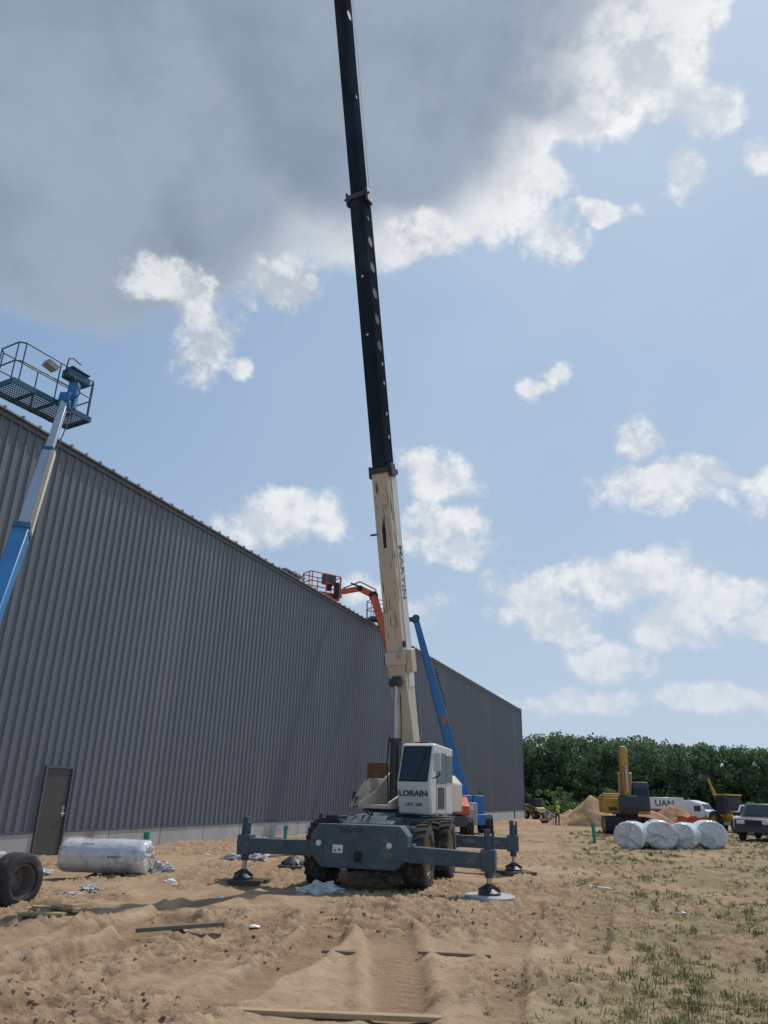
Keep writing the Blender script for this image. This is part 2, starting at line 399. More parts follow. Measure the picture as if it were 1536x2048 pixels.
mb=MB();mb.prism([(-.16,H+.005),(DEP/2,H+1.75),(DEP+.16,H+.005),(DEP+.16,H+.05),(DEP/2,H+1.8),(-.16,H+.05)],'x',s0-.1,s1+.12)
k=s0
while k<s1: mb.add([(k,-.19,H-.015),(k+.05,-.19,H-.015),(k+.05,-.19,H+.10),(k,-.19,H+.10),(k,3,H+.28),(k+.05,3,H+.28),(k+.05,3,H+.40),(k,3,H+.40)],[(0,1,2,3),(3,2,6,7),(1,5,6,2),(0,3,7,4),(0,4,5,1)]);k+=.61
mb.make('roof',M['roof'],B,smooth=False)
for i,(a,b_) in enumerate(doors):
    mb=MB();z0=-.02 if i==0 else -.28
    mb.box(a-.06,-.10,z0,a,.02,2.14);mb.box(b_,-.10,z0,b_+.06,.02,2.14);mb.box(a-.06,-.10,2.14,b_+.06,.02,2.2);mb.box(a,-.09,z0-.2,b_,.02,z0)
    mb.make('door_frame',M['trim'],B)
    d=MB().box(a+.005,-.055,z0+.01,b_-.005,-.01,2.135).make('door',M['door'],B)
    MB().cyl((b_-.09,-.058,1.0),(b_-.09,-.12,1.0),.018).cyl((b_-.09,-.12,1.0),(b_-.21,-.12,1.0),.012).make('handle',M['steel'],d)
    MB().box(b_-.13,-.06,.93,b_-.05,-.056,1.2).make('lock_plate',M['steel'],d)
for p_,q_,ww in(((12,0.1,H+.2),(13.3,.1,H+.22),.6),((12.9,.1,H+.3),(14.1,.1,H+.28),.5)):
    o=MB().beam(p_,q_,ww,.05).make('metal_sheet',M['lgrey']);top(o,'loose light grey metal sheet lying on the roof edge','building material','sheets on the roof edge')
    o.location=W0;o.rotation_euler=(0,0,WA)

# ------------------------------------------------------------------ wheels
def wheel(parent,c,r,w,side,rimm,lugs=24,name='wheel',deep=False):
    c=Vector(c)
    if lugs:
        prof=[(r*.56,-w*.42),(r*.62,-w*.5),(r*.86,-w*.5),(r*.955,-w*.44),(r*.965,0),(r*.955,w*.44),(r*.86,w*.5),(r*.62,w*.5),(r*.56,w*.42),(r*.56,-w*.42)]
    else:
        prof=[(r*.60,-w*.42),(r*.66,-w*.5),(r*.88,-w*.5),(r*.97,-w*.44)]
        for gk in(-.28,-.09,.10,.29): prof+=[(r*.998,w*(gk-.06)),(r*.998,w*(gk-.012)),(r*.968,w*(gk-.01)),(r*.968,w*(gk+.01)),(r*.998,w*(gk+.012))]
        prof+=[(r*.998,w*.38),(r*.97,w*.44),(r*.88,w*.5),(r*.66,w*.5),(r*.60,w*.42),(r*.60,-w*.42)]
    mb=MB();mb.lathe(prof,(0,0,0),(1,0,0),48)
    for i in range(lugs):
        for sg in(-1,1):
            t=2*math.pi*(i+(.5 if sg>0 else 0))/lugs
            M_=Matrix.Rotation(t,4,'X')
            vs=[M_@Vector(v) for v in [(sg*.01,-r*.035,r*.955),(sg*w*.5,r*.06,r*.90),(sg*w*.5,r*.13,r*.90),(sg*.01,r*.035,r*.955),(sg*.01,-r*.035,r),(sg*w*.485,r*.06,r*.985),(sg*w*.485,r*.13,r*.985),(sg*.01,r*.035,r)]]
            mb.add(vs,[(0,1,2,3),(4,7,6,5),(0,4,5,1),(1,5,6,2),(2,6,7,3),(3,7,4,0)])
    o=mb.make(name,M['rubber'],parent);o.location=c
    s=side
    k_=-.25 if deep else .12
    rr_=.605 if not lugs else .565
    mb=MB();mb.lathe([(r*rr_,s*w*.40),(r*(rr_-.045),s*w*.42),(r*(rr_-.065),s*w*(k_+.06)),(r*.2,s*w*k_),(r*.19,s*w*(k_+.14)),(.001,s*w*(k_+.16))],(0,0,0),(1,0,0),28)
    for i in range(8):
        t=i*math.pi/4;mb.cyl((s*w*k_,math.cos(t)*r*.32,math.sin(t)*r*.32),(s*w*(k_+.08),math.cos(t)*r*.32,math.sin(t)*r*.32),r*.03,6)
    mb.make('rim',rimm,o)
    return o

# ------------------------------------------------------------------ crane
CR=thing('mobile_crane','cream and slate rough terrain crane standing on extended outriggers','crane',(.37,17.7,0),R(-15))
mb=MB()
mb.prism([(-.95,.62),(-.72,.40),(.72,.40),(.95,.62),(.95,.98),(.80,1.16),(-.80,1.16),(-.95,.98)],'y',-2.62,-2.12)
mb.prism([(-2.12,.55),(-2.12,1.18),(-1.6,1.27),(2.9,1.27),(2.9,.55)],'x',-.52,.52)
mb.box(-.96,-2.11,1.0,-.53,-1.2,1.14);mb.box(.53,-2.11,1.0,.96,-1.2,1.14)
mb.box(-.95,2.05,.5,.95,2.75,1.05)
mb.prism([(-2.1,1.15),(-1.1,1.15),(-1.1,1.35),(-1.9,1.30)],'x',-.45,.35)
mb.make('carrier_body',M['slate'],CR,bevel=.02)
mb=MB().box(-.96,-1.15,1.20,-.53,.25,1.26).box(.53,-1.15,1.20,.96,.25,1.26).box(-.9,1.6,1.1,-.53,2.9,1.18).box(.53,1.6,1.1,.9,2.9,1.18)
mb.make('deck_plate',M['slate'],CR,bevel=.008,split=True)
mb=MB()
for x in(-.78,.60):mb.lathe([(.001,-.03),(.05,-.03),(.055,0)],(x,-2.625,.82),(0,1,0),16)
mb.make('headlight',M['lamp'],CR,split=True)
lp=MB().box(-.50,-2.628,.66,-.30,-2.622,.80).make('label_plate',M['label'],CR)
MB().box(-.47,-2.631,.68,-.43,-2.628,.72).make('label_print',M['red'],lp)
MB().box(-.39,-2.631,.70,-.34,-2.628,.73).make('label_print',M['ink'],lp)
MB().cyl((0,-2.62,.62),(0,-2.70,.62),.05).box(-.08,-2.64,.52,.08,-2.622,.70).make('tow_hook',M['black'],CR,bevel=.01)
MB().box(-.78,-2.3,1.16,-.60,-2.1,1.30).box(-.5,-2.45,1.162,-.44,-2.2,1.24).make('lamp_box',M['black'],CR,bevel=.01,split=True)
mb=MB()
for x in(-.70,.74): mb.box(x,-2.6235,.46,x+.008,-2.6205,1.12)
mb.make('panel_seam',M['paintmark'],CR,split=True)
text('R.P.JACK',.095,(-.14,-2.624,1.06),(1,0,0),(0,0,1),M['paintmark'],CR,xs=1.25)
MB().cyl((-.9,-1.75,.6),(.9,-1.75,.6),.11).lathe([(.001,-.3),(.2,-.2),(.24,0),(.2,.2),(.001,.3)],(0,-1.75,.6),(1,0,0),16).make('axle',M['dsteel'],CR)
MB().cyl((-.9,.9,.6),(.9,.9,.6),.11).lathe([(.001,-.3),(.2,-.2),(.24,0),(.2,.2),(.001,.3)],(0,.9,.6),(1,0,0),16).make('axle',M['dsteel'],CR)
for x in(-1,1):
    for y in(-1.72,.9): wheel(CR,(x*.97,y,.60),.62,.44,x,M['rim'],22)
def outrigger(y,x,sgn,zl=.68,lab=None):
    e=MB()
    e.beam((sgn*.6,y,.70),(sgn*(x-.06),y,zl),.26,.27)
    e.box(sgn*x-.13,y-.15,zl-.17,sgn*x+.13,y+.15,zl+.19)
    e.beam((sgn*1.0,y,.70),(sgn*1.06,y,.70),.30,.32)
    o=e.make('outrigger_beam',M['slate'],CR,bevel=.012)
    e=MB();e.cyl((sgn*x,y,zl-.28),(sgn*x,y,zl+.42),.075,16);e.box(sgn*x-.07,y-.07,zl+.40,sgn*x+.03,y+.03,zl+.52);e.cyl((sgn*x+.09*sgn,y,zl+.1),(sgn*x+.09*sgn,y,zl+.5),.025,8)
    e.make('jack_housing',M['slate'],o,bevel=.006)
    MB().cyl((sgn*x,y,.16),(sgn*x,y,zl-.2),.045,14).make('jack_rod',M['steel'],o)
    e=MB();e.lathe([(.001,.20),(.07,.20),(.09,.12),(.20,.06),(.20,.03),(.001,.03)],(sgn*x,y,.07),(0,0,1),18)
    for i in range(4):
        t=i*math.pi/2;e.beam((sgn*x+.05*math.cos(t),y+.05*math.sin(t),.23),(sgn*x+.19*math.cos(t),y+.19*math.sin(t),.15),.02,.07)
    e.make('jack_foot',M['dsteel'],o)
    return o
outrigger(-2.28,2.42,-1,.70);outrigger(-2.50,2.42,1,.64)
outrigger(2.28,2.40,-1,.70);outrigger(2.50,2.40,1,.68)
text('MYO',.11,(2.0,2.367,.70),(1,0,0),(0,0,1),M['inkw'],CR);text('XTRES',.10,(1.35,2.367,.70),(1,0,0),(0,0,1),M['inkw'],CR)
mb=MB()
for k in range(4):
    pts=[(-.35+.08*k+.3*math.sin(t*2+k),-2.0+.7*t,1.30+.07*math.sin(t*5+k)) for t in np.linspace(0,1,8)];mb.path(pts,.016,6)
mb.make('hose',M['black'],CR)
# ---- superstructure
SU=MB();SU.lathe([(.001,1.42),(.62,1.42),(.66,1.38),(.66,1.26),(.001,1.26)],(0,0,0),(0,0,1),36)
SUP=SU.make('superstructure',M['slate'],CR);SUP.rotation_euler=(0,0,R(-11))
mb=MB();sp=[(-.95,1.42),(1.9,1.42),(1.9,1.75),(1.35,2.15),(1.0,2.35),(.6,2.2),(-.35,1.72),(-.95,1.55)]
mb.prism(sp,'x',-.38,-.32);mb.prism(sp,'x',.32,.38)
mb.box(-.32,-.9,1.42,.32,1.9,1.5)
mb.prism([(-.40,1.43),(-.9,1.43),(-.62,1.9),(-.40,2.05)],'y',-.35,.5)
mb.make('boom_mount',M['cream'],SUP,bevel=.012)
MB().cyl((-.44,1.0,2.0),(.44,1.0,2.0),.09).make('pivot_pin',M['dsteel'],SUP)
MB().prism([(-1.1,1.35),(.7,1.35),(.7,2.0),(.5,2.2),(-.8,2.2),(-1.1,2.0)],'y',1.95,2.65).make('counterweight',M['cream'],SUP,bevel=.03)
mb=MB().box(-1.05,.75,1.9,-.5,1.6,2.42).box(-1.0,.7,1.42,-.46,1.9,1.88)
mb.make('hoist_guard',M['rust'],SUP,bevel=.02)
MB().cyl((-.31,1.6,1.85),(.31,1.6,1.85),.24,20).make('winch_drum',M['dsteel'],SUP)
MB().cyl((-.85,-.15,1.45),(-.85,-.15,1.75),.07).box(-1.02,.0,1.43,-.5,.6,1.7).path([(-.6,-.7,1.45),(-.72,-.4,1.62),(-.5,0,1.7),(-.6,.5,1.8)],.025).path([(-.5,-.75,1.45),(-.6,-.4,1.55),(-.45,0,1.62)],.02).make('hydraulic_valve',M['dsteel'],SUP,bevel=.008)
cx0,cx1=.53,1.28
mb=MB();mb.prism([(-.84,1.34),(.42,1.34),(.42,2.70),(-.62,2.76),(-.70,2.72),(-.97,1.95)],'x',cx0,cx1)
CAB=mb.make('cab',M['white'],SUP,bevel=.035)
def face(mb,p0,p1,x0,x1,off=.006):
    (y0,z0),(y1,z1)=p0,p1
    d=Vector((0,y1-y0,z1-z0)).normalized();nrm=Vector((0,-d.z,d.y))*off
    a=Vector((x0,y0,z0))+nrm;b=Vector((x1,y0,z0))+nrm;c=Vector((x1,y1,z1))+nrm;e=Vector((x0,y1,z1))+nrm
    mb.add([a,b,c,e,a-nrm*.8,b-nrm*.8,c-nrm*.8,e-nrm*.8],[(0,1,2,3),(0,4,5,1),(1,5,6,2),(2,6,7,3),(3,7,4,0)])
def lerp(p,q,t):return(p[0]+(q[0]-p[0])*t,p[1]+(q[1]-p[1])*t)
A_,B2=(-.97,1.95),(-.70,2.72)
mb=MB();face(mb,lerp(A_,B2,.03),lerp(A_,B2,.97),cx0+.05,cx1-.05,.008);mb.make('window_seal',M['black'],CAB)
mb=MB();face(mb,lerp(A_,B2,.07),lerp(A_,B2,.93),cx0+.085,cx1-.085,.014);WS=mb.make('windshield',M['glass'],CAB)
mb=MB();f_=lambda x,t:Vector((x,A_[0]+(B2[0]-A_[0])*t-.02,A_[1]+(B2[1]-A_[1])*t+.005));mb.path([f_(.95,.05),f_(1.12,.7)],.008,6);mb.path([f_(1.05,.45),f_(1.13,.95)],.012,6);mb.make('wiper',M['black'],WS)
text('LRT 250',.085,(.90,-.888,1.53),(1,0,0),(0,-.2,.98),M['rust'],CAB,xs=1.3)
text('LORAIN',.16,(.905,-.944,1.74),(1,0,0),(0,-.2,.98),M['ink'],CAB,xs=1.12)
mb=MB();mb.box(cx1,-.55,1.95,cx1+.008,-.08,2.58);mb.box(cx1,.0,1.98,cx1+.008,.36,2.54)
mb.make('side_window',M['glass'],CAB,split=True)
mb=MB();mb.box(cx1,-.58,1.40,cx1+.005,-.565,2.6);mb.box(cx1,-.045,1.40,cx1+.005,-.03,2.6);mb.make('door_seam',M['black'],CAB,split=True)
MB().box(cx1,-.5,1.45,cx1+.006,-.12,1.88).make('door_opening',M['dgrey'],CAB)
mb=MB();mb.path([(cx1,-.7,2.5),(cx1+.18,-.86,2.55),(cx1+.18,-.86,2.1),(cx1,-.75,2.05)],.013,6);mb.make('mirror_bracket',M['black'],CAB)
MB().box(cx1+.05,-.89,2.18,cx1+.22,-.85,2.56).make('mirror',M['white'],CAB,bevel=.02)
MB().box(cx1+.02,-.75,1.28,cx1+.28,-.2,1.31).make('step',M['dsteel'],CAB)
MB().box(.6,-.2,2.76,.95,.15,2.82).make('roof_hatch',M['dsteel'],CAB,bevel=.015)
MB().box(.5,.5,1.36,1.10,.8,2.25).make('engine_cover',M['white'],SUP,bevel=.04)
# boom
ba=R(75);Bd=Vector((0,-math.cos(ba),math.sin(ba)));U=Vector((0,math.sin(ba),math.cos(ba)))
BM=Matrix(((1,0,0,0),(0,U.y,Bd.y,1.0),(0,U.z,Bd.z,2.0),(0,0,0,1)))
def bbox(mb,w,d,a,b_,dy=0):mb.box(-w/2,-d/2+dy,a,w/2,d/2+dy,b_)
mb=MB(BM);bw=.215;fy=-.27
mb.prism([(.30,-.35),(-.06,-.3),(-.12,1.5),(fy,2.6),(fy,7.45),(.26,7.45),(.26,1.6)],'x',-bw,bw)
BS=mb.make('boom_base_section',M['cream'],SUP,bevel=.014)
MB(BM).box(bw+.002,-.06,2.2,bw+.012,.25,7.3).make('side_plate',M['white'],BS)
mb=MB(BM);mb.box(-.25,-.33,2.75,.28,fy,3.05);mb.box(bw+.013,-.22,2.55,.40,.05,3.1);mb.box(-.28,-.22,2.7,-bw-.002,.0,3.0);mb.make('boom_bracket',M['cream'],BS,bevel=.02)
MB(BM).box(-.35,-.15,2.75,-.282,.0,2.95).box(bw+.013,-.26,3.15,.26,-.14,3.3).cyl((-.20,-.30,5.9),(-.36,-.30,5.9),.025).make('boom_fitting',M['black'],BS,split=True)
MB(BM).prism([(-.045,5.55),(.03,5.55),(.045,6.0),(.0,6.25),(-.05,6.0)],'y',fy-.008,fy-.001).make('hole',M['black'],BS)
mb=MB(BM)
rs=random.Random(5)
for k in range(34):
    x0=rs.uniform(-.19,.16);z0=rs.uniform(3.1,7.1);h_=rs.uniform(.08,.5);w_=rs.uniform(.005,.02);yy=fy-.0015
    mb.add([(x0,yy,z0),(x0+w_,yy,z0+.02),(x0+w_*1.1,yy,z0+h_*.6),(x0+w_*.4,yy,z0+h_),(x0-.004,yy,z0+h_*.5)],[(0,1,2,3,4)])
for k in range(12):
    y0=rs.uniform(-.25,-.1);z0=rs.uniform(3.2,7.0);h_=rs.uniform(.1,.6);w_=rs.uniform(.006,.03);xx=bw+.0015
    mb.add([(xx,y0,z0),(xx,y0+w_,z0+.02),(xx,y0+w_*1.1,z0+h_*.6),(xx,y0+w_*.4,z0+h_),(xx,y0-.004,z0+h_*.5)],[(0,1,2,3,4)])
o=mb.make('rust_streak',M['rust'],BS);o['kind']='stuff'
text('MARTIN',.27,BM@Vector((bw+.014,.09,4.95)),-Bd,U,M['fade'],BS,xs=1.35)
mb=MB(BM);
mb.box(-.245,-.32,7.40,.26,.31,7.53);mb.box(-.30,-.24,7.3,-.245,-.05,7.6);mb.box(.26,-.24,7.3,.33,.0,7.62)
mb.make('boom_collar',M['dsteel'],BS,bevel=.01)
mw=.195
mb=MB(BM);bbox(mb,mw*2,.47,7.4,14.8);S2=mb.make('boom_mid_section',M['navy'],SUP,bevel=.014)
mb=MB(BM);mb.box(-.24,-.28,14.65,.24,.29,14.78);mb.box(-.31,-.2,14.55,-.24,-.05,14.9);mb.box(.24,-.2,14.55,.32,.05,14.9);mb.cyl((-.37,-.15,14.75),(.37,-.15,14.75),.03);mb.make('boom_collar',M['dsteel'],S2,bevel=.01)
mb=MB(BM);hl=((10.7,.15),(11.4,.15),(12.1,.15),(12.8,.15),(13.5,.15),(14.15,.07),(9.3,.03),(8.2,.03))
for s,r in hl: mb.lathe([(r*.84,.0),(r*.84,.008),(r,.008),(r*1.03,.0)],(mw,0,s),(1,0,0),24)
mb.make('hole_rim',M['navyrim'],S2,split=True)
mb=MB(BM)
for s,r in hl[:6]: mb.cyl((mw-.001,0,s),(mw+.004,0,s),r*.84,24)
mb.make('hole',M['black'],S2,split=True)
mb=MB(BM)
for s in(8.3,8.9,9.7,10.2): mb.box(mw+.001,.05,s,mw+.005,.10,s+.08)
for s in (10.95,12.5): mb.box(-.03,-.241,s,.02,-.2355,s+.05)
mb.make('wear_mark',M['label'],S2,split=True)
tw=.165
mb=MB(BM);bbox(mb,tw*2,.39,14.7,22.5);S3=mb.make('boom_tip_section',M['navy'],SUP,bevel=.014)
hl3=((17.6,.06),(20.0,.14),(20.7,.06),(20.95,.05))
mb=MB(BM)
for s,r in hl3: mb.lathe([(r*.84,.0),(r*.84,.008),(r,.008),(r*1.03,.0)],(tw,0,s),(1,0,0),24)
mb.make('hole_rim',M['navyrim'],S3,split=True)
mb=MB(BM)
for s,r in hl3: mb.cyl((tw-.001,0,s),(tw+.004,0,s),r*.84,24)
mb.make('hole',M['black'],S3,split=True)
mb=MB(BM);mb.box(-.2,-.28,22.3,.2,.45,22.6);mb.cyl((-.12,.4,22.75),(.12,.4,22.75),.25,24);mb.cyl((-.12,-.3,22.7),(.12,-.3,22.7),.25,24);mb.make('sheave_head',M['dsteel'],S3)
mb=MB(BM);mb.path([(.05,.50,22.8),(.05,.38,14.9),(.05,.42,7.5),(.02,.60,1.0)],.007,6);mb.make('hoist_rope',M['black'],SUP)
mb=MB(BM);mb.path([(.12,.46,22.8),(.12,.38,7.6),(.12,.55,1.0)],.005,6);mb.make('hoist_rope',M['black'],SUP)
p=Vector((0,.10,1.5));q_=BM@Vector((0,-.36,2.35));md=p.lerp(q_,.50)
MB().cyl(p,md,.115,20).cyl(md,p.lerp(q_,.53),.13,20).make('luff_cylinder',M['dsteel'],SUP)
MB().cyl(md,q_,.06,16).make('cylinder_rod',M['steel'],SUP)
MB().cyl(q_+Vector((-.14,0,0)),q_+Vector((.14,0,0)),.10).box(-.11,q_.y,q_.z-.05,.11,q_.y+.22,q_.z+.15).make('cylinder_eye',M['dsteel'],SUP,bevel=.01)
MB().path([(.1,.0,1.5),(.17,.03,2.4),(.14,.1,3.2),(.1,.1,3.9)],.014,6).make('hose',M['black'],SUP)
MB().path([(-.1,.0,1.5),(-.17,.03,2.4),(-.16,.1,3.0)],.014,6).make('hose',M['black'],SUP)
rot=Matrix.Rotation(R(-15),3,'Z')
def cw(x,y): v=rot@Vector((x,y,0)); return v.x+.37,v.y+17.7
x,y=cw(-2.42,-2.28);e=MB().box(-.46,-.33,-.14,.44,-.02,.028).box(-.42,0,-.14,.48,.30,.033).make('timber_mat',M['darkwood'],bevel=.012);e.location=(x,y,.065);e.rotation_euler=(0,0,R(-12));top(e,'dark weathered timber mat under an outrigger foot','timber mat')
x,y=cw(2.42,-2.50);e=MB().lathe([(.001,.028),(.43,.028),(.45,.01),(.45,-.12),(.001,-.12)],(0,0,0),(0,0,1),40).make('outrigger_pad',M['lgrey']);e.location=(x,y,.065);top(e,'round grey plate under an outrigger foot','outrigger pad')
x,y=cw(2.40,2.50);e=MB().box(-.4,-.4,-.14,.4,.4,.028).make('timber_mat',M['darkwood'],bevel=.012);e.location=(x,y,.065);e.rotation_euler=(0,0,.3);top(e,'square timber mat under the rear outrigger','timber mat')
x,y=cw(-2.40,2.28);e=MB().box(-.4,-.4,-.14,.4,.4,.028).make('timber_mat',M['darkwood'],bevel=.012);e.location=(x,y,.065);top(e,'square timber mat under the rear outrigger','timber mat')

# ------------------------------------------------------------------ boom lifts
def basket(parent,c,rz,L,Wd,railm,deckm,tube=.022,solid=False):
    Mx=Matrix.Translation(c)@Matrix.Rotation(rz,4,'Z')
    mb=MB(Mx)
    mb.box(-L/2,-Wd/2,-.03,L/2,-Wd/2+.04,.11);mb.box(-L/2,Wd/2-.04,-.03,L/2,Wd/2,.11);mb.box(-L/2,-Wd/2+.04,-.03,-L/2+.04,Wd/2-.04,.11);mb.box(L/2-.04,-Wd/2+.04,-.03,L/2,Wd/2-.04,.11)
    for k in(-.5,0,.5): mb.box(k*L/2-.03,-Wd/2+.04,-.06,k*L/2+.03,Wd/2-.04,-.015)
    bk=mb.make('basket',railm,parent)
    mb=MB(Mx);k=-L/2+.05
    while k<L/2-.05: mb.box(k,-Wd/2+.04,0,k+.014,Wd/2-.04,.02);k+=.055
    k=-Wd/2+.06
    while k<Wd/2-.05: mb.box(-L/2+.04,k,-.012,L/2-.04,k+.012,.0);k+=.09
    mb.make('grating',deckm,bk)
    mb=MB(Mx);h=1.1;x,y=L/2-.02,Wd/2-.02
    for z in(h,h*.55):
        cc=.12
        loop=[(-x+cc,-y,z),(x-cc,-y,z),(x,-y+cc,z),(x,y-cc,z),(x-cc,y,z),(-x+cc,y,z),(-x,y-cc,z),(-x,-y+cc,z),(-x+cc,-y,z)]
        mb.path(loop,tube,8)
    n_=max(2,int(L/.8))
    for i in range(n_+1):
        xx=-x+cc+(2*x-2*cc)*i/n_
        for yy in(-y,y): mb.cyl((xx,yy,.1),(xx,yy,h),tube*.9,8)
    for xx in(-x,x):
        mb.cyl((xx,-y+cc,.1),(xx,-y+cc,h),tube*.9,8);mb.cyl((xx,y-cc,.1),(xx,y-cc,h),tube*.9,8)
    mb.make('railing',railm,bk)
    return bk,Mx
g=(-6.45,11.2,0);L1=thing('boom_lift','blue telescopic boom lift raised to the roof edge','boom lift',g)
def rel(p): return Vector(p)-Vector(g)
MB().box(-.80,-1.4,.42,.80,1.38,.74).make('chassis',M['lgrey'],L1,bevel=.04)
for sx in(-1,1):
    for sy in(-1.1,1.1):
        o=wheel(L1,(sx*1.10,sy+.03,.36),.385,.36,sx,M['rimd'],0,deep=True)
        if sy>0:o.rotation_euler=(0,0,R(-24))
MB().cyl((-1,-1.05,.36),(1,-1.05,.36),.08).cyl((-1,1.15,.36),(1,1.15,.36),.08).make('axle',M['dsteel'],L1,split=True)
MB().box(-.85,-1.2,.80,-.30,.75,1.35).box(.30,-1.2,.80,.80,.75,1.35).box(-.30,-.9,.78,.30,.6,1.2).make('turntable',M['lgrey'],L1,bevel=.05)
p0=rel((-6.62,11.7,1.5));p1=rel((-7.42,14.42,6.6));p2=rel((-7.62,15.2,8.75));p3=rel((-7.80,15.86,10.35))
MB().beam(p0,p1,.30,.37).make('lower_boom',M['blue'],L1,bevel=.02)
MB().beam(p1+Vector((.18,-.06,-.1)),p1.lerp(p2,.97)+Vector((.15,-.06,0)),.10,.18).make('cable_carrier',M['cream'],L1,bevel=.01)
MB().beam(p1-(p1-p0)*.02,p2,.22,.27).make('middle_boom',M['silver'],L1,bevel=.015)
MB().beam(p2-(p2-p1)*.02,p3,.16,.20).make('upper_boom',M['silver'],L1,bevel=.012)
MB().beam(p1-(p1-p0)*.02,p1+(p1-p0)*.006,.34,.41).beam(p2-(p2-p1)*.03,p2+(p2-p1)*.01,.26,.31).make('boom_collar',M['dblue'],L1,bevel=.01,split=True)
sd=Vector((.95,.3,0))
MB().path([p2+sd*.14,p3.lerp(p2,.5)+sd*.20,p3+sd*.2+Vector((0,0,.25))],.015,8).make('hose',M['black'],L1)
MB().path([p3+sd*.12,p3+sd*.3+Vector((0,0,.35)),p3+sd*.05+Vector((0,0,.8))],.013,8).make('hose',M['black'],L1)
bc=rel((-8.42,16.0,10.32));bk,Mx=basket(L1,bc,R(60),2.2,.92,M['dblue'],M['dgrey'],.018)
mb=MB();at_=Mx@Vector((.35,-.62,.1));mb.beam(p3,p3+Vector((0,.05,.25)),.26,.26);mb.beam(at_+Vector((0,0,-.15)),at_+Vector((0,0,.55)),.24,.18);mb.beam(p3+Vector((0,0,.1)),at_,.18,.2)
mb.cyl(p3+Vector((-.12,0,-.05)),p3+Vector((.16,0,-.05)),.12)
mb.make('basket_rotator',M['blue'],L1,bevel=.02)
mb=MB(Mx);mb.box(.15,-.60,.80,.80,-.30,1.03);mb.box(.2,-.62,1.05,.75,-.32,1.11);mb.make('control_console',M['dblue'],bk,bevel=.03)
mb=MB(Mx);mb.path([(.1,-.5,.7),(.1,-.55,1.25),(.25,-.5,1.36),(.5,-.5,1.3)],.016,8);mb.make('hose',M['black'],bk)
mb=MB(Mx);mb.prism([(-.35,.92),(-.05,.86),(.0,1.0),(-.3,1.07)],'y',-.42,-.18);mb.make('tool_tray',M['lgrey'],bk,bevel=.015)
# orange lift
g=(3.45,38,-.08);L2=thing('boom_lift','orange articulating boom lift with basket over the roof','boom lift',g,group='boom lifts along the wall')
MB().box(-.8,-1.5,.5,.8,1.5,.95).make('chassis',M['dgrey'],L2,bevel=.03)
for sx in(-1,1):
    for sy in(-1,1): wheel(L2,(sx*.88,sy*1.1,.45),.45,.34,sx,M['lgrey'],16)
MB().prism([(-1.3,1.0),(1.3,1.0),(1.4,1.6),(-.2,1.8),(-1.3,1.4)],'x',-.95,-.25).prism([(-1.3,1.0),(1.3,1.0),(1.4,1.6),(-.2,1.8),(-1.3,1.4)],'x',.25,.90).make('turntable',M['orange'],L2,bevel=.06)
a0=rel((2.70,38,1.9));a2=rel((-.42,38,11.45));a3=rel((-1.15,38,11.85));a4=rel((-2.35,38,11.6))
MB().beam(a0,a2,.40,.52,.38,.44,up=(0,1,0)).make('main_boom',M['orange'],L2,bevel=.02)
MB().beam(a2+Vector((.1,0,.0)),a3,.24,.30).beam(a3,a4,.22,.26).make('jib',M['orange'],L2,bevel=.02)
MB().cyl(a2+Vector((0,-.2,0)),a2+Vector((0,.2,0)),.24).cyl(a3+Vector((0,-.15,0)),a3+Vector((0,.15,0)),.15).cyl(a2+Vector((-.1,-.05,.25)),a3+Vector((-.5,-.05,.27)),.05).box(a4.x-.15,-.2,a4.z-.3,a4.x+.1,.2,a4.z+.5).path([a2+Vector((.2,-.2,-.2)),a2+Vector((.1,-.25,.3)),a3+Vector((0,-.2,.32)),a4+Vector((.3,-.15,.2))],.035).make('joint',M['black'],L2,bevel=.01)
bk,Mx=basket(L2,rel((-3.2,38.2,11.45)),R(35),2.0,.95,M['orange'],M['orange'],.032)
mb=MB(Mx);mb.box(-.1,-.45,.6,.6,-.1,1.15);mb.box(.2,-.3,.3,.45,-.1,.6);mb.make('control_console',M['dgrey'],bk,bevel=.02)
MB(Mx).box(-.2,-.6,-.25,.8,.3,-.07).make('basket_support',M['orange'],bk,bevel=.02)
# tall blue lift
g=(4.75,42,-.1);L3=thing('boom_lift','tall blue boom lift with grey generator beside the wall','boom lift',g,group='boom lifts along the wall')
MB().box(-.9,-1.7,.5,.9,1.8,1.0).make('chassis',M['blue'],L3,bevel=.03)
for sx in(-1,1):
    for sy in(-1,1): wheel(L3,(sx*1.0,sy*1.3,.5),.5,.38,sx,M['lgrey'],16)
MB().box(-.9,-1.5,1.05,.15,2.2,1.9).box(.2,-1.2,1.05,.80,2.2,1.9).make('turntable',M['blue'],L3,bevel=.06)
MB().box(-.45,-2.1,.5,.35,-1.72,1.55).make('generator',M['lgrey'],L3,bevel=.05)
MB().box(-.1,-2.105,1.2,.15,-2.1015,1.45).make('label_plate',M['label'],L3)
a0=rel((4.75,42,1.4));a1=rel((2.0,42,11.2))
MB().beam(a0,a0.lerp(a1,.62),.56,.64,.46,.50,up=(0,1,0)).make('lower_boom',M['blue'],L3,bevel=.03)
MB().beam(a0.lerp(a1,.6),a1,.40,.45,.32,.36,up=(0,1,0)).make('upper_boom',M['blue'],L3,bevel=.03)
mb=MB();dd=(a1-a0);off=Vector((.32,-.05,.10))
for k in range(14): p=a0+dd*(.50+.015*k)+off;mb.box(p.x-.045,p.y-.06,p.z-.04,p.x+.045,p.y+.06,p.z+.04)
o=mb.make('cable_chain',M['black'],L3);o['kind']='stuff'
p=a0+dd*.43;MB().box(p.x-.10,p.y-.305,p.z-.22,p.x+.12,p.y-.29,p.z+.22).make('boom_decal',M['orange'],L3)
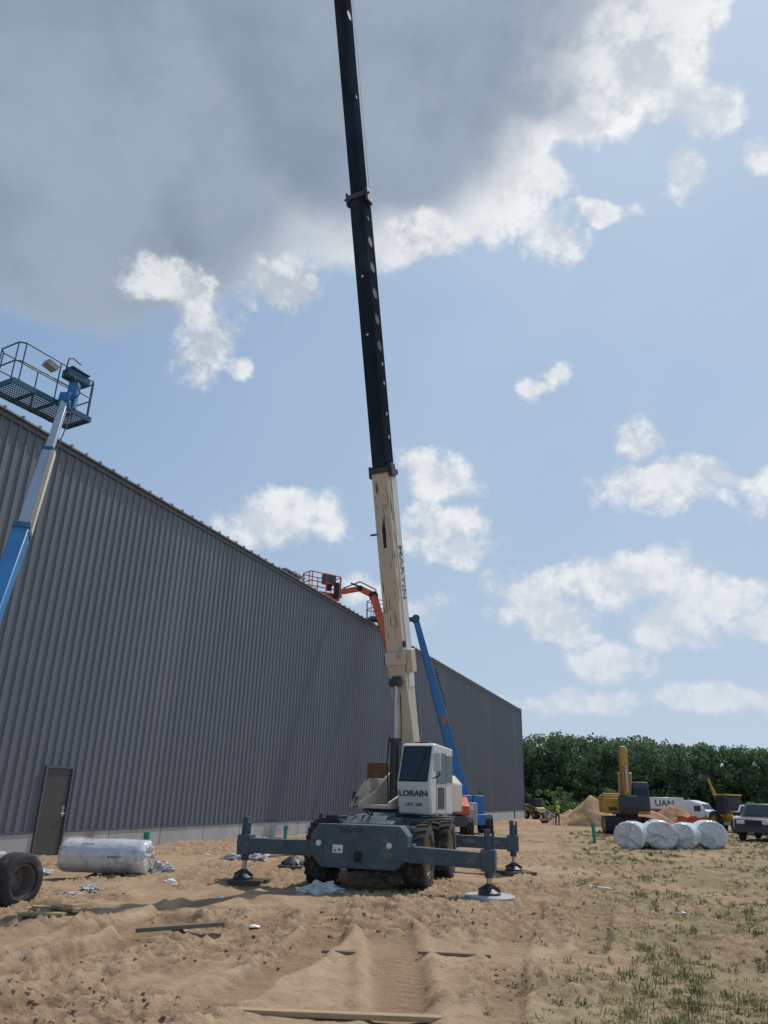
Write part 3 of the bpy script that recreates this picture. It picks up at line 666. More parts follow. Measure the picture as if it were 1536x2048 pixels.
MB().beam(a1,rel((.6,42,11.1)),.2,.24).cyl(a1+Vector((0,-.3,0)),a1+Vector((0,.3,0)),.22).make('jib',M['dblue'],L3,bevel=.02)
bk,Mx=basket(L3,rel((-.05,42,11.05)),R(25),1.5,.9,M['dgrey'],M['dgrey'],.024)

# ------------------------------------------------------------------ rolls
def wrapped_roll(name,loc,rz,r,L,label,group=None,n=80,seed=1,m='wrap',amp=1.):
    rs=np.random.default_rng(seed);ph=rs.random(12)*6.28
    rings=[(.03,-.5,.0),(.2,-.5,.02),(.4,-.5,.03),(.6,-.5,.03),(.8,-.495,.02),(.93,-.475,.0),(1,-.43,0)]+[(1,t,0) for t in np.linspace(-.40,.40,17)]+[(1,.43,0),(.93,.475,0),(.8,.495,-.02),(.6,.5,-.03),(.4,.5,-.03),(.2,.5,-.02),(.03,.5,-.0)]
    vs=[];k=len(rings)
    for i,(rr,t,ins) in enumerate(rings):
        for j in range(n):
            a=2*math.pi*j/n
            edge=1-min(1,(0.5-abs(t))*5)
            w=.008*math.sin(9*a+ph[0]+t*3)+.008*math.sin(19*a+ph[1]-t*5)
            w*=(.25+1.1*edge)
            cp=Vector((math.cos(a),math.sin(a),t*3+seed*3.7))
            w+=amp*(.02*math.sin(t*9+ph[3]+2*math.sin(a))+.05*noise.noise(cp*1.3)+.022*noise.noise(cp*4)+.010*noise.noise(cp*9))
            R1=r*rr*(1+w);z=math.sin(a)*R1
            zz=max(z,-r*.93)*(.94 if amp<.6 else .90)
            bl=0
            if abs(t)>=.47:
                ep=Vector((math.cos(a)*rr*2.2,math.sin(a)*rr*2.2,seed*2.3+t*4))
                bl=(.07*noise.noise(ep)+.06*abs(noise.noise(ep*2.3))+.025*noise.noise(ep*5))*(1 if t>0 else -1)
            vs.append((t*L+(ins+bl)*r*1.6,math.cos(a)*R1*(1.0 if amp<.6 else 1.04),zz+r*.90))
    fs=[]
    for i in range(k-1):
        for j in range(n): fs.append((i*n+j,i*n+(j+1)%n,(i+1)*n+(j+1)%n,(i+1)*n+j))
    fs+=[tuple(range(n-1,-1,-1)),tuple((k-1)*n+j for j in range(n))]
    o=MB().add(vs,fs).make(name,M[m],ang=80);o.location=loc;o.rotation_euler=(0,0,rz);top(o,label,'insulation roll',group);return o
o=wrapped_roll('insulation_roll',(-5.42,16.5,gh(-5.35,16.5)-.02),R(-3),.345,1.78,'long white plastic wrapped insulation roll lying on sand',seed=3,amp=.45)
text('SILVERCOTE',.05,(.3,-.358,.32),(1,0,0),(0,.2,1),M['inkb'],o,'printed_label');text('SILVERCOTE',.045,(-.3,-.275,.545),(1,0,0),(0,.7,.7),M['inkb'],o,'printed_label')
for i,(x,y,rz,L) in enumerate([(10.05,31.4,62,1.5),(11.22,31.8,80,1.4),(12.42,32.2,58,1.6),(13.66,32.9,78,1.5)]):
    wrapped_roll('insulation_roll',(x,y,gh(x,y)-.03),R(rz),.57+.03*(i%2),L,'fat white plastic wrapped insulation roll on the dirt','insulation rolls in a row',seed=10+i,amp=.9)

# pipes
for x,y,h in[(9.16,33.6,.82),(-6.65,23.6,.48),(-3.55,32,.5),(-4.6,27.5,.16),(12.9,74,.9),(6.4,56,.5)]:
    z=gh(x,y);o=MB().lathe([(.068,-.2),(.068,h-.16),(.088,h-.15),(.088,h),(.074,h),(.072,h-.3)],(0,0,0),(0,0,1),20).make('pipe_stub',M['pipe'])
    o.location=(x,y,z);o.rotation_euler=(random.uniform(-.04,.04),random.uniform(-.04,.04),0);top(o,'green plastic pipe stub standing out of the soil','pipe','green pipe stubs along the wall')
x,y=-1.95,19.6;o=MB().lathe([(.001,.20),(.1,.19),(.2,.14),(.27,.04),(.36,.02),(.36,-.04)],(0,0,0),(0,0,1),24)
for i in range(12):
    t=i*math.pi/6;o.beam((.08*math.cos(t),.08*math.sin(t),.2),(.29*math.cos(t),.29*math.sin(t),.06),.03,.03)
o=o.make('drain_cover',M['dsteel']);o.location=(x,y,gh(x,y)+.02);top(o,'black domed drain cover on the ground','drain cover')

# lumber
def plank(x,y,rz,L,w,t,m='wood',tilt=0,dz=0,label='loose lumber board lying on the sand',nm='plank'):
    mb=MB();n_=8;vs=[]
    for i in range(n_+1):
        s=-L/2+L*i/n_
        for a,b_ in((-w/2,0),(w/2,0),(w/2,t),(-w/2,t)):vs.append((s,a,b_))
    fs=[(4*i+j,4*i+(j+1)%4,4*i+4+(j+1)%4,4*i+4+j) for i in range(n_) for j in range(4)]+[(3,2,1,0),(4*n_,4*n_+1,4*n_+2,4*n_+3)]
    mb.add(vs,fs);o=mb.make(nm,M[m],bevel=.004);c,s=math.cos(rz)*L,math.sin(rz)*L
    tt=np.linspace(-.48,.48,13);hs=ground_h(x+c*tt,y+s*tt)
    sl=(hs[9:].max()-hs[:4].max())/.75/L
    z=float(np.max(hs-sl*L*tt))-.025
    o.location=(x,y,z+dz);o.rotation_euler=(0,-math.atan(sl)+tilt,rz);top(o,label,'plank','scrap lumber on the ground')
plank(-4.35,11.05,R(-8),.62,.14,.04);plank(-4.15,11.3,R(-38),.55,.12,.04,dz=.03,tilt=.05);plank(-4.0,11.25,R(75),.36,.13,.05,dz=.05);plank(-4.45,11.5,R(12),.45,.09,.04)
plank(-2.35,10.35,R(-6),1.12,.10,.045,'oldwood',label='weathered grey board half buried in sand')
plank(-.35,9.55,R(-4),.42,.08,.03,'oldwood',dz=-.012,label='short weathered board on the sand');plank(.95,9.75,R(6),.85,.05,.03,'oldwood',dz=-.012,label='weathered grey board half buried in sand')
plank(-.3,7.03,R(-1.5),1.75,.085,.04,'wood',label='long pale lumber board lying on the sand')
plank(4.6,16.6,R(-5),.5,.1,.04,'label',label='short pale board among the weeds')
plank(-2.2,22.3,R(5),1.4,.09,.04,'wood')

def crumple(x,y,sx,sy,sz,m,label,nm='plastic_sheet',seed=0,sub=4,cat='plastic'):
    bm=bmesh.new();bmesh.ops.create_icosphere(bm,subdivisions=sub,radius=1)
    for v in bm.verts:
        d=v.co.copy();k=.35*noise.noise(d*2.2+Vector((seed,0,0)))+.28*abs(noise.noise(d*5+Vector((0,seed,0))))+.12*noise.noise(d*11)
        v.co=Vector((d.x*sx,d.y*sy,max(d.z,-.12)*sz))*(1+k*1.3)
    me=bpy.data.meshes.new(nm);bm.to_mesh(me);bm.free();me.materials.append(M[m])
    o=bpy.data.objects.new(nm,me);COL.objects.link(o);o.location=(x,y,gh(x,y)+.01);o.rotation_euler=(0,0,seed);top(o,label,cat);return o
crumple(-.95,15.0,.36,.16,.16,'wrapthin','crumpled clear plastic sheet beside the crane tyre',seed=.2)
crumple(-4.40,16.9,.16,.24,.18,'wrapthin','loose clear plastic at the end of the wrapped roll',seed=2)
crumple(-3.35,21.3,.55,.3,.14,'wrapthin','pile of crumpled plastic and wrapping scraps',seed=3)
crumple(-3.0,23.0,.4,.25,.11,'label','pile of crumpled plastic and wrapping scraps',seed=4.4)
crumple(-4.9,14.3,.28,.14,.05,'wrapthin','flattened scrap of clear plastic on sand',seed=5.2)
crumple(-4.95,13.6,.2,.10,.04,'wrapthin','flattened scrap of clear plastic on sand',seed=6.3)
crumple(-4.0,16.2,.12,.06,.05,'label','small white scrap of plastic on sand',seed=.5,sub=3)
crumple(-6.9,17.2,.3,.14,.07,'wrapthin','flattened scrap of clear plastic on sand',seed=1.5)
for i,(x,y) in enumerate([(-1.9,13.0),(-2.6,14.1),(-.6,21),(-3.6,15.0),(4.9,13.1),(-1.6,11.3),(5.0,20.0),(-5.6,19.8),(-4.6,22.5),(-3.9,25),(-2.0,27),(-1.2,29)]):
    crumple(x,y,.04+.04*random.random(),.03+.03*random.random(),.025,'label','small white scrap of litter on the ground','litter',seed=i*1.3,sub=2,cat='litter')

def pile(x,y,rx,ry,h,m,label,seed):
    n_=60;vs=[];rr=18
    for i in range(rr+1):
        t=i/rr
        for j in range(n_):
            a=2*math.pi*j/n_;w=1+.22*noise.noise(Vector((math.cos(a)*1.5,math.sin(a)*1.5,seed)))
            px,py=t*rx*w*math.cos(a),t*ry*w*math.sin(a)
            z=h*(1-t)**.8*(1+.2*noise.noise(Vector((px*.9,py*.9,seed+5))))+.14*noise.noise(Vector((px*2.5,py*2.5,seed)))*(1-t*.5)+.06*noise.noise(Vector((px*7,py*7,seed)))
            vs.append((px,py,z-.12*t))
    fs=[(i*n_+j,i*n_+(j+1)%n_,(i+1)*n_+(j+1)%n_,(i+1)*n_+j) for i in range(rr) for j in range(n_)]
    o=MB().add(vs,fs).make('soil_pile',M[m],ang=180);o.location=(x,y,gh(x,y)-.05);top(o,label,'soil pile')
pile(18.0,66,2.7,2.6,2.4,'earth','heap of tan excavated earth',1)
pile(16.4,67,2.4,2.4,1.3,'earth','low heap of tan excavated earth',8)
pile(21.5,64,3.6,2.5,1.7,'redearth','low heap of reddish excavated earth',2)
pile(24.3,65,3.2,2.4,1.9,'redearth','heap of reddish excavated earth',3)
pile(13.2,72,2.6,1.5,.4,'earth','low heap of tan excavated earth',4)
pile(12.5,80,4,2,.4,'earth','low heap of tan excavated earth',6)

# ------------------------------------------------------------------ excavator
EX=thing('excavator','yellow tracked excavator with boom folded upright','excavator',(15.25,48.5,gh(15.2,48.5)+.02),R(-12))
for sx in(-1,1):
    mb=MB();pr=[(-1.75,.45),(-1.6,.15),(-1.3,.03),(1.3,.03),(1.6,.15),(1.75,.45),(1.6,.78),(1.3,.88),(-1.3,.88),(-1.6,.78)]
    mb.prism(pr,'x',sx*1.1-.27,sx*1.1+.27)
    for k in range(22):
        yy=-1.3+2.6*k/21;mb.box(sx*1.1-.29,yy-.035,.88,sx*1.1+.29,yy+.035,.92);mb.box(sx*1.1-.29,yy-.035,-.01,sx*1.1+.29,yy+.035,.03)
    for k in range(7):
        zz=.15+.1*k;mb.box(sx*1.1-.29,-1.77,zz,sx*1.1+.29,-1.70,zz+.04)
    tr=mb.make('track',M['dsteel'],EX,bevel=.02)
    mb=MB()
    for k in range(6): mb.cyl((sx*1.1+sx*.27,-1.2+.48*k,.25),(sx*1.1+sx*.30,-1.2+.48*k,.25),.13)
    mb.cyl((sx*1.37,-1.35,.46),(sx*1.41,-1.35,.46),.3);mb.cyl((sx*1.37,1.35,.46),(sx*1.41,1.35,.46),.3);mb.make('roller',M['yellow'],tr,split=True)
MB().box(-.8,-.9,.4,.8,.9,.95).cyl((0,0,.95),(0,0,1.1),.6,24).make('undercarriage',M['dsteel'],EX)
MB().prism([(-1.3,1.1),(1.3,1.1),(1.3,1.75),(1.15,2.1),(-1.3,2.1)],'y',.3,1.7).box(-1.35,-1.2,1.1,-.35,.3,1.95).box(-.3,-1.0,1.1,.3,.3,1.5).box(.35,-1.2,1.1,1.3,.3,1.3).make('upper_body',M['yellow'],EX,bevel=.05)
MB().box(-1.1,-1.206,1.25,-.6,-1.202,1.45).make('side_panel',M['dgrey'],EX)
MB().prism([(-1.4,1.1),(1.3,1.1),(1.3,2.0),(1.05,2.25),(-1.15,2.25),(-1.4,2.0)],'y',1.7,2.6).make('counterweight',M['yellow'],EX,bevel=.08)
cb=MB().prism([(-1.35,1.3),(.25,1.3),(.25,2.85),(-1.0,2.9),(-1.4,2.1)],'x',.4,1.3).make('cab',M['dgrey'],EX,bevel=.04)
MB().box(1.3,-1.0,1.95,1.31,-.1,2.72).box(.39,-1.0,1.95,.4,-.1,2.7).add([(.48,-1.405,2.12),(1.22,-1.405,2.12),(1.22,-1.03,2.82),(.48,-1.03,2.82)],[(0,1,2,3)]).make('window',M['glass'],cb,split=True)
mb=MB();mb.prism([(-.6,1.4),(-.2,1.4),(-.7,3.2),(-1.0,4.5),(-1.3,4.75),(-1.45,4.4),(-1.15,3.1)],'x',-.24,.24);mb.make('boom',M['yellow'],EX,bevel=.03)
mb=MB();mb.prism([(-1.1,4.95),(-1.55,4.9),(-1.9,3.6),(-1.8,2.0),(-1.6,2.0),(-1.5,3.6)],'x',-.17,.17);mb.make('stick',M['yellow'],EX,bevel=.03)
MB().cyl((-.33,-.7,1.5),(-.33,-1.2,3.4),.08).cyl((.33,-.7,1.5),(.33,-1.2,3.4),.08).cyl((0,-.95,3.7),(0,-1.2,4.9),.08).cyl((0,-1.95,3.8),(0,-2.0,2.3),.07).make('hydraulic_cylinder',M['steel'],EX,split=True)
mb=MB();mb.prism([(-1.55,2.05),(-1.95,2.1),(-2.2,1.6),(-2.0,1.1),(-1.5,.9),(-1.35,1.1),(-1.7,1.4)],'x',-.5,.5)
for k in range(5): mb.beam((-.44+.22*k,-1.55,.98),(-.44+.22*k,-1.25,.86),.07,.05)
mb.make('bucket',M['dsteel'],EX,bevel=.02)
mb=MB().path([(-1.4,1.2,2.1),(-1.4,1.2,2.7),(-1.4,-.9,2.7),(-1.4,-1.1,1.9)],.03);mb.make('handrail',M['black'],EX)

# ------------------------------------------------------------------ vehicles
def pickup(loc,rz,paint,label,seed=0):
    c=thing('pickup_truck',label,'pickup truck',loc,rz,'vehicles parked beside the site')
    def arc(cy,r,z0=.42):
        return [(cy+r*math.cos(t),z0+r*math.sin(t)) for t in np.linspace(math.pi,0,9)]
    pts=[(-2.75,.45)]+arc(-1.75,.46)+arc(1.75,.46)+[(2.8,.45),(2.83,1.18),(-1.5,1.18),(-2.68,1.08),(-2.8,.8)]
    MB().prism(pts,'x',-.96,.96).make('body',M[paint],c,bevel=.05)
    cab=MB();lo=[(-.93,-1.45),(.93,-1.45),(.93,1.0),(-.93,1.0)];hi=[(-.74,-.75),(.74,-.75),(.74,.85),(-.74,.85)]
    cab.add([(a,b_,1.17) for a,b_ in lo]+[(a,b_,1.86) for a,b_ in hi],[(0,3,2,1),(4,5,6,7),(0,1,5,4),(1,2,6,5),(2,3,7,6),(3,0,4,7)])
    cb=cab.make('cab',M[paint],c,bevel=.05)
    def q(a,b_,c_,d,off):
        return MB().add([Vector(v)+Vector(off) for v in(a,b_,c_,d)],[(0,1,2,3)])
    q((-.76,-1.36,1.26),(.76,-1.36,1.26),(.64,-.86,1.77),(-.64,-.86,1.77),(0,-.012,.01)).make('windshield',M['glass'],cb)
    for s in(-1,1):
        q((s*.925,-1.15,1.22),(s*.925,-.1,1.22),(s*.765,-.1,1.78),(s*.765,-.65,1.78),(s*.012,0,0)).make('side_window',M['glass'],cb)
        q((s*.925,-.0,1.22),(s*.925,.85,1.22),(s*.765,.75,1.78),(s*.765,-.0,1.78),(s*.012,0,0)).make('side_window',M['glass'],cb)
        MB().box(s*.62-.2,-2.815,.84,s*.62+.2,-2.72,1.02).make('headlight',M['lamp'],c,bevel=.03)
        MB().box(min(s*.98,s*1.16),-1.2,1.2,max(s*.98,s*1.16),-1.08,1.4).make('mirror',M['black'],c,bevel=.03)
        for yy in(-1.75,1.75): wheel(c,(s*.84,yy,.40),.40,.26,s,M['lgrey'],10)
    MB().box(-.4,-2.82,.78,.4,-2.74,1.04).make('grille',M['black'],c,bevel=.02)
    MB().box(-.95,-2.9,.42,.95,-2.74,.66).make('bumper',M['dgrey'] if paint=='cardark' else M['lgrey'],c,bevel=.04)
    return c
pickup((21.5,44.0,gh(21.4,44.0)),R(-38),'cardark','dark dusty pickup truck parked on the grass edge')
pickup((26.2,55.0,gh(26.2,55.0)),R(-34),'carwhite','white pickup truck parked facing the site')
pickup((29.2,63.5,gh(29.2,63.5)),R(-40),'carsilver','silver pickup truck parked facing the site')
SM=thing('semi_truck','white semi truck cab beside the red trailer','truck',(31.0,76,gh(31,76)),R(40));SM.scale=(.82,.82,.82)
MB().prism([(-3.0,.6),(2.2,.6),(2.2,2.2),(1.9,2.7),(.6,2.8),(-.7,2.45),(-1.2,1.75),(-2.8,1.45),(-3.05,1.1)],'x',-1.1,1.1).make('cab',M['carwhite'],SM,bevel=.15)
MB().add([(-.95,-1.2,1.78),(.95,-1.2,1.78),(.9,-.75,2.38),(-.9,-.75,2.38)],[(0,1,2,3)]).box(1.1,-.7,1.6,1.11,.1,2.2).box(-1.11,-.7,1.6,-1.1,.1,2.2).make('window',M['glass'],SM,split=True)
for s in(-1,1):
    for yy in(-2.2,1.5,3.2): wheel(SM,(s*.95,yy,.5),.5,.3,s,M['lgrey'],12)
MB().box(-.4,1.0,.5,.4,4,.85).make('frame',M['dgrey'],SM)
MB().box(-.95,-3.12,.5,.95,-2.95,.85).make('bumper',M['steel'],SM,bevel=.03)
TR=thing('box_trailer','white and red box trailer with dark lettering','trailer',(26.9,75,gh(26.9,75)),R(-8))
MB().box(-2.4,-1.2,.9,1.9,1.2,2.45).make('box',M['carwhite'],TR,bevel=.04)
MB().box(-2.405,-1.215,.95,-1.25,-1.201,2.4).box(-1.245,-1.215,.95,1.88,-1.201,1.45).make('red_stripe',M['red'],TR,split=True)
text('UAN',.74,(.15,-1.206,1.92),(1,0,0),(0,0,1),M['ink'],TR,xs=1.1)
for x in(-1.9,-1.0,1.5):
    for s in(-1,1): wheel(TR,(x,s*.9,.45),.45,.28,s,M['lgrey'],10).rotation_euler=(0,0,R(90))
JB=thing('backhoe_loader','yellow backhoe loader with its arm raised','backhoe loader',(26.3,58.5,gh(26.3,58.5)),R(5))
MB().prism([(-2.4,.7),(1.2,.7),(1.2,1.4),(-.2,1.5),(-2.3,1.35)],'x',-.5,.5).box(-.9,.2,.8,.9,1.4,1.2).make('body',M['yellow'],JB,bevel=.05)
cb=MB().prism([(-.4,1.2),(1.2,1.2),(1.2,2.5),(-.2,2.5)],'x',-.62,.62).make('cab',M['dgrey'],JB,bevel=.05)
MB().box(-.68,-.35,2.5,.68,1.3,2.6).make('roof',M['yellow'],cb,bevel=.03)
MB().box(.622,-.1,1.5,.63,1.1,2.4).box(-.63,-.1,1.5,-.622,1.1,2.4).box(-.54,-.42,1.55,.54,-.40,2.3).make('window',M['glass'],cb,split=True)
for s in(-1,1):
    wheel(JB,(s*.95,.8,.72),.72,.42,s,M['yellow'],16);wheel(JB,(s*.85,-1.7,.48),.48,.32,s,M['yellow'],14)
MB().prism([(-3.5,.15),(-2.9,.15),(-2.9,.9),(-3.1,1.0),(-3.1,.4)],'x',-1.1,1.1).make('front_bucket',M['dsteel'],JB)
MB().beam((-.7,-.5,1.2),(-.7,-3.0,.6),.12,.2).beam((.7,-.5,1.2),(.7,-3.0,.6),.12,.2).make('loader_arm',M['yellow'],JB,split=True)
MB().beam((.1,1.4,1.0),(-.25,2.2,3.1),.16,.20).beam((-.25,2.2,3.1),(-.55,2.1,3.9),.13,.17).make('backhoe_arm',M['yellow'],JB,bevel=.03)
MB().prism([(-.35,3.9),(-.95,4.05),(-1.15,3.75),(-.9,3.55),(-.6,3.68)],'y',2.0,2.45).make('bucket',M['dsteel'],JB)
MB().box(-.55,-2.43,.72,.55,-2.405,1.33).make('front_grille',M['label'],JB)
text('JCB',.5,(0,-2.436,1.02),(1,0,0),(0,0,1),M['red'],JB)
o=MB();zz=[]
n_=24
for i in range(n_+1):
    s=-1.8+3.6*i/n_;zz+=[(s,.08*math.sin(i*1.1),0),(s,.1*math.sin(i*1.1+.5),.95+.07*math.sin(i*.9))]
o.add(zz,[(2*i,2*i+2,2*i+3,2*i+1) for i in range(n_)])
o=o.make('barrier_fence',M['orange']);o.location=(25.0,61.5,gh(25.0,61.5));o.rotation_euler=(0,0,.15);top(o,'sagging orange plastic barrier mesh','barrier')
pp=MB()
for s in(-1.8,-.6,.6,1.8): pp.cyl((s,.12,-.1),(s,.12,1.2),.03,8)
pp.make('post',M['oldwood'],o,split=True)
SK=thing('skid_steer_loader','dark compact loader near the corner of the building','loader',(17.3,86,gh(17.3,86)),R(30))
MB().prism([(-1.2,.4),(1.3,.4),(1.4,1.3),(.6,1.5),(-.9,1.1)],'x',-.6,.6).make('body',M['yellow'],SK,bevel=.05)
MB().prism([(-.6,1.0),(.6,1.0),(.6,2.05),(-.4,2.05)],'x',-.5,.5).make('cab',M['black'],SK,bevel=.04)
MB().beam((-.72,1.2,1.5),(-.72,-1.9,.5),.15,.2).beam((.72,1.2,1.5),(.72,-1.9,.5),.15,.2).make('arm',M['dgrey'],SK,split=True)
MB().prism([(-2.5,.1),(-1.9,.1),(-1.9,.7),(-2.1,.7)],'x',-.9,.9).make('bucket',M['dsteel'],SK)
for s in(-1,1):
    for yy in(-.6,.6): wheel(SK,(s*.75,yy,.4),.4,.28,s,M['yellow'],12)
IM=thing('soil_rake','red soil rake attachment lying on the dirt','attachment',(15.6,70,gh(15.6,70)),R(5))
MB().box(-1.2,-.12,.25,1.2,.12,.42).beam((-.5,0,.4),(0,.7,.75),.1,.1).beam((.5,0,.4),(0,.7,.75),.1,.1).make('frame',M['red'],IM,bevel=.02)
mb=MB()
for k in range(13): mb.beam((-1.15+.19*k,-.05,.3),(-1.15+.19*k,-.4,.02),.04,.05)
mb.cyl((-1.2,-.3,.18),(1.2,-.3,.18),.14);mb.make('tine',M['black'],IM)
def person(x,y,rz):
    P_=[((0,0,.98),.135),((0,0,1.18),.13),((0,.01,1.38),.15),((0,0,1.50),.06),((0,-.01,1.62),.088),((0,-.01,1.72),.075),
     ((.19,0,1.42),.06),((.25,.02,1.15),.045),((.24,-.12,.93),.033),((.24,-.17,.85),.035),((-.19,0,1.42),.06),((-.26,.03,1.15),.045),((-.22,-.12,.96),.033),((-.21,-.18,.9),.035),
     ((.10,0,.90),.10),((.12,-.05,.5),.068),((.12,.02,.08),.045),((.13,-.14,.04),.042),((-.10,0,.90),.10),((-.13,.06,.5),.068),((-.14,.12,.08),.045),((-.15,-.03,.04),.042)]
    E_=[(0,1),(1,2),(2,3),(3,4),(4,5),(2,6),(6,7),(7,8),(8,9),(2,10),(10,11),(11,12),(12,13),(0,14),(14,15),(15,16),(16,17),(0,18),(18,19),(19,20),(20,21)]
    me=bpy.data.meshes.new('person');me.from_pydata([p for p,r in P_],E_,[]);o=bpy.data.objects.new('person',me);COL.objects.link(o)
    sk=o.modifiers.new('s','SKIN')
    for i,(p,r) in enumerate(P_): me.skin_vertices[0].data[i].radius=(r,r*.8)
    me.skin_vertices[0].data[0].use_root=True
    o.modifiers.new('ss','SUBSURF').levels=1;o.modifiers['ss'].render_levels=2
    me.materials.append(M['jeans']);o.location=(x,y,gh(x,y));o.rotation_euler=(0,0,rz);top(o,'worker in lime safety vest and hard hat standing','person')
    MB().lathe([(.155,.92),(.175,1.0),(.165,1.15),(.19,1.3),(.20,1.42),(.14,1.49),(.08,1.52)],(0,0,0),(0,0,1),20).make('vest',M['lime'],o)
    MB().lathe([(.09,1.5),(.103,1.58),(.1,1.66),(.09,1.7)],(0,-.01,0),(0,0,1),16).make('head_skin',M['skin'],o)
    MB().lathe([(.15,1.68),(.118,1.69),(.112,1.76),(.07,1.81),(.001,1.825)],(0,-.01,0),(0,0,1),20).make('hard_hat',M['lime'],o)
person(14.6,64,.6)

# ------------------------------------------------------------------ forest
def leaves(centres,radii,per,size,squash=.8):
    C=np.repeat(centres,per,0);Rr=np.repeat(radii,per,0);n=len(C)
    d=rng.normal(size=(n,3));d/=np.linalg.norm(d,axis=1,keepdims=True)
    rad=(.60+.48*rng.random((n,1)))*Rr[:,None]
    p=C+d*rad*np.array([1,1,squash])
    nn=d*1.2+rng.normal(size=(n,3))*.6;nn/=np.linalg.norm(nn,axis=1,keepdims=True)
    t=np.cross(nn,rng.normal(size=(n,3)));t/=np.linalg.norm(t,axis=1,keepdims=True);b_=np.cross(nn,t)
    s=size*(.6+.8*rng.random((n,1)))
    V=np.stack([p-t*s,p+b_*s*.7,p+t*s,p-b_*s*.7],1).reshape(-1,3)
    return V
def forest():
    cs=[];rs_=[];tv=MB()
    for row,(y0,hh_) in enumerate([(138,11.8),(145,12.8),(152,13.8)]):
        x=4+rng.random()*3
        while x<118:
            y=y0+rng.normal()*1.5;h=hh_*(1.12-.0036*(x-20))*(.93+.13*rng.random());w=h*.30*(.85+.4*rng.random())
            k=int(24+rng.random()*6)
            for i in range(k):
                t=rng.random()**.8;zz=h*(.10+.82*t);rr=w*math.sqrt(max(.10,1-((t-.40)/.70)**2))
                a_=rng.random()*6.28;q=rr*1.05*rng.random()**.5
                r0=w*(.22+.16*rng.random())
                cs.append((x+q*math.cos(a_),y+q*math.sin(a_),min(zz,h-r0*.7)-.3));rs_.append(r0)
            if row==0 : tv.cyl((x,y,-.6),(x+rng.normal()*.3,y,h*.6),.2,6,.08)
            x+=w*.80+rng.random()*.6
    V=leaves(np.array(cs),np.array(rs_),60,.26)
    o=npmesh('forest',V,np.arange(len(V)).reshape(-1,4),M['leaf']);o['kind']='stuff';top(o,'dense green deciduous wood along the field edge','forest')
    tv.make('trunk',M['bark'],o)
    cs=[];rs_=[]
    x=10
    while x<118:
        y=126+rng.normal()*4;h=1.2+3.2*rng.random()**1.5
        for i in range(8): cs.append((x+rng.normal()*1.1,y+rng.normal(),-.3+h*rng.random()));rs_.append(.5+.6*rng.random())
        x+=1.2+rng.random()
    V=leaves(np.array(cs),np.array(rs_),40,.2)
    o=npmesh('shrubbery',V,np.arange(len(V)).reshape(-1,4),M['shrub']);o['kind']='stuff';top(o,'low bright green shrubs in front of the wood','shrubs')
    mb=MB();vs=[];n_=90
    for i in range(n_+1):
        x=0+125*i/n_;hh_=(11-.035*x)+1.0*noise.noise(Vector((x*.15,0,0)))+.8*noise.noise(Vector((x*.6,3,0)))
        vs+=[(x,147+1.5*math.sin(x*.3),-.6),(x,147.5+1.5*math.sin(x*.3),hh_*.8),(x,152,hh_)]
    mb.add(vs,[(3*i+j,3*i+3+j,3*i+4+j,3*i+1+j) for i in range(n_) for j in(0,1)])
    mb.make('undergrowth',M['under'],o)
forest()

# ------------------------------------------------------------------ world
SE,SA=R(55),R(38)
w=bpy.data.worlds.new('World');S.world=w;w.use_nodes=True;n=w.node_tree.nodes;l=w.node_tree.links
bg=n['Background'];bg.inputs[1].default_value=.1
sky=n.new('ShaderNodeTexSky');sky.sky_type='NISHITA';sky.sun_disc=False;sky.sun_elevation=SE;sky.sun_rotation=SA;sky.air_density=1.2;sky.dust_density=.8;sky.ozone_density=2
tc=n.new('ShaderNodeTexCoord');D=tc.outputs['Generated']
def V_(op,a,b_=None,c_=None):
    k=n.new('ShaderNodeVectorMath');k.operation=op
    for i,x in enumerate((a,b_,c_)):
        if x is None: continue
        if isinstance(x,tuple):k.inputs[i].default_value=x
        else:l.new(x,k.inputs[i])
    return k.outputs['Value'] if op in('DOT_PRODUCT','LENGTH') else k.outputs['Vector']
def T(op,a,b_=None,clamp=False):
    k=n.new('ShaderNodeMath');k.operation=op;k.use_clamp=clamp
    for i,x in enumerate((a,b_)):
        if x is None: continue
        if isinstance(x,(int,float)):k.inputs[i].default_value=x
        else:l.new(x,k.inputs[i])
    return k.outputs[0]
def SM_(s,a,b_,c_=0,d=1,t='SMOOTHSTEP'):
    k=n.new('ShaderNodeMapRange');k.interpolation_type=t
    for i,x in enumerate((a,b_,c_,d)):
        if isinstance(x,(int,float)):k.inputs[i+1].default_value=x
        else:l.new(x,k.inputs[i+1])
    l.new(s,k.inputs[0]);return k.outputs[0]
dc=T('MAXIMUM',V_('DOT_PRODUCT',D,(0,.9341,.3571)),.12)
u=T('DIVIDE',V_('DOT_PRODUCT',D,(1,0,0)),dc);v=T('DIVIDE',V_('DOT_PRODUCT',D,(0,-.3571,.9341)),dc)
cb=n.new('ShaderNodeCombineXYZ');l.new(u,cb.inputs[0]);l.new(v,cb.inputs[1]);UV=cb.outputs[0]
def noi(vec,sc,det,ro,dist=0):
    k=n.new('ShaderNodeTexNoise');k.inputs['Scale'].default_value=sc;k.inputs['Detail'].default_value=det;k.inputs['Roughness'].default_value=ro;k.inputs['Distortion'].default_value=dist;l.new(vec,k.inputs['Vector']);return k.outputs[0]
warp=n.new('ShaderNodeTexNoise');warp.inputs['Scale'].default_value=9;warp.inputs['Detail'].default_value=4;l.new(D,warp.inputs['Vector'])
wv=V_('MULTIPLY_ADD',V_('SUBTRACT',warp.outputs['Color'],(.5,.5,.5)),(.12,.08,0),UV)
def field(bl):
    cur=None
    for (a,b_,rx,ry) in bl:
        L_=V_('LENGTH',V_('MULTIPLY_ADD',wv,(1/rx,1/ry,0),(-a/rx,-b_/ry,0)))
        cur=L_ if cur is None else T('MINIMUM',cur,L_)
    return T('SUBTRACT',1.,cur)
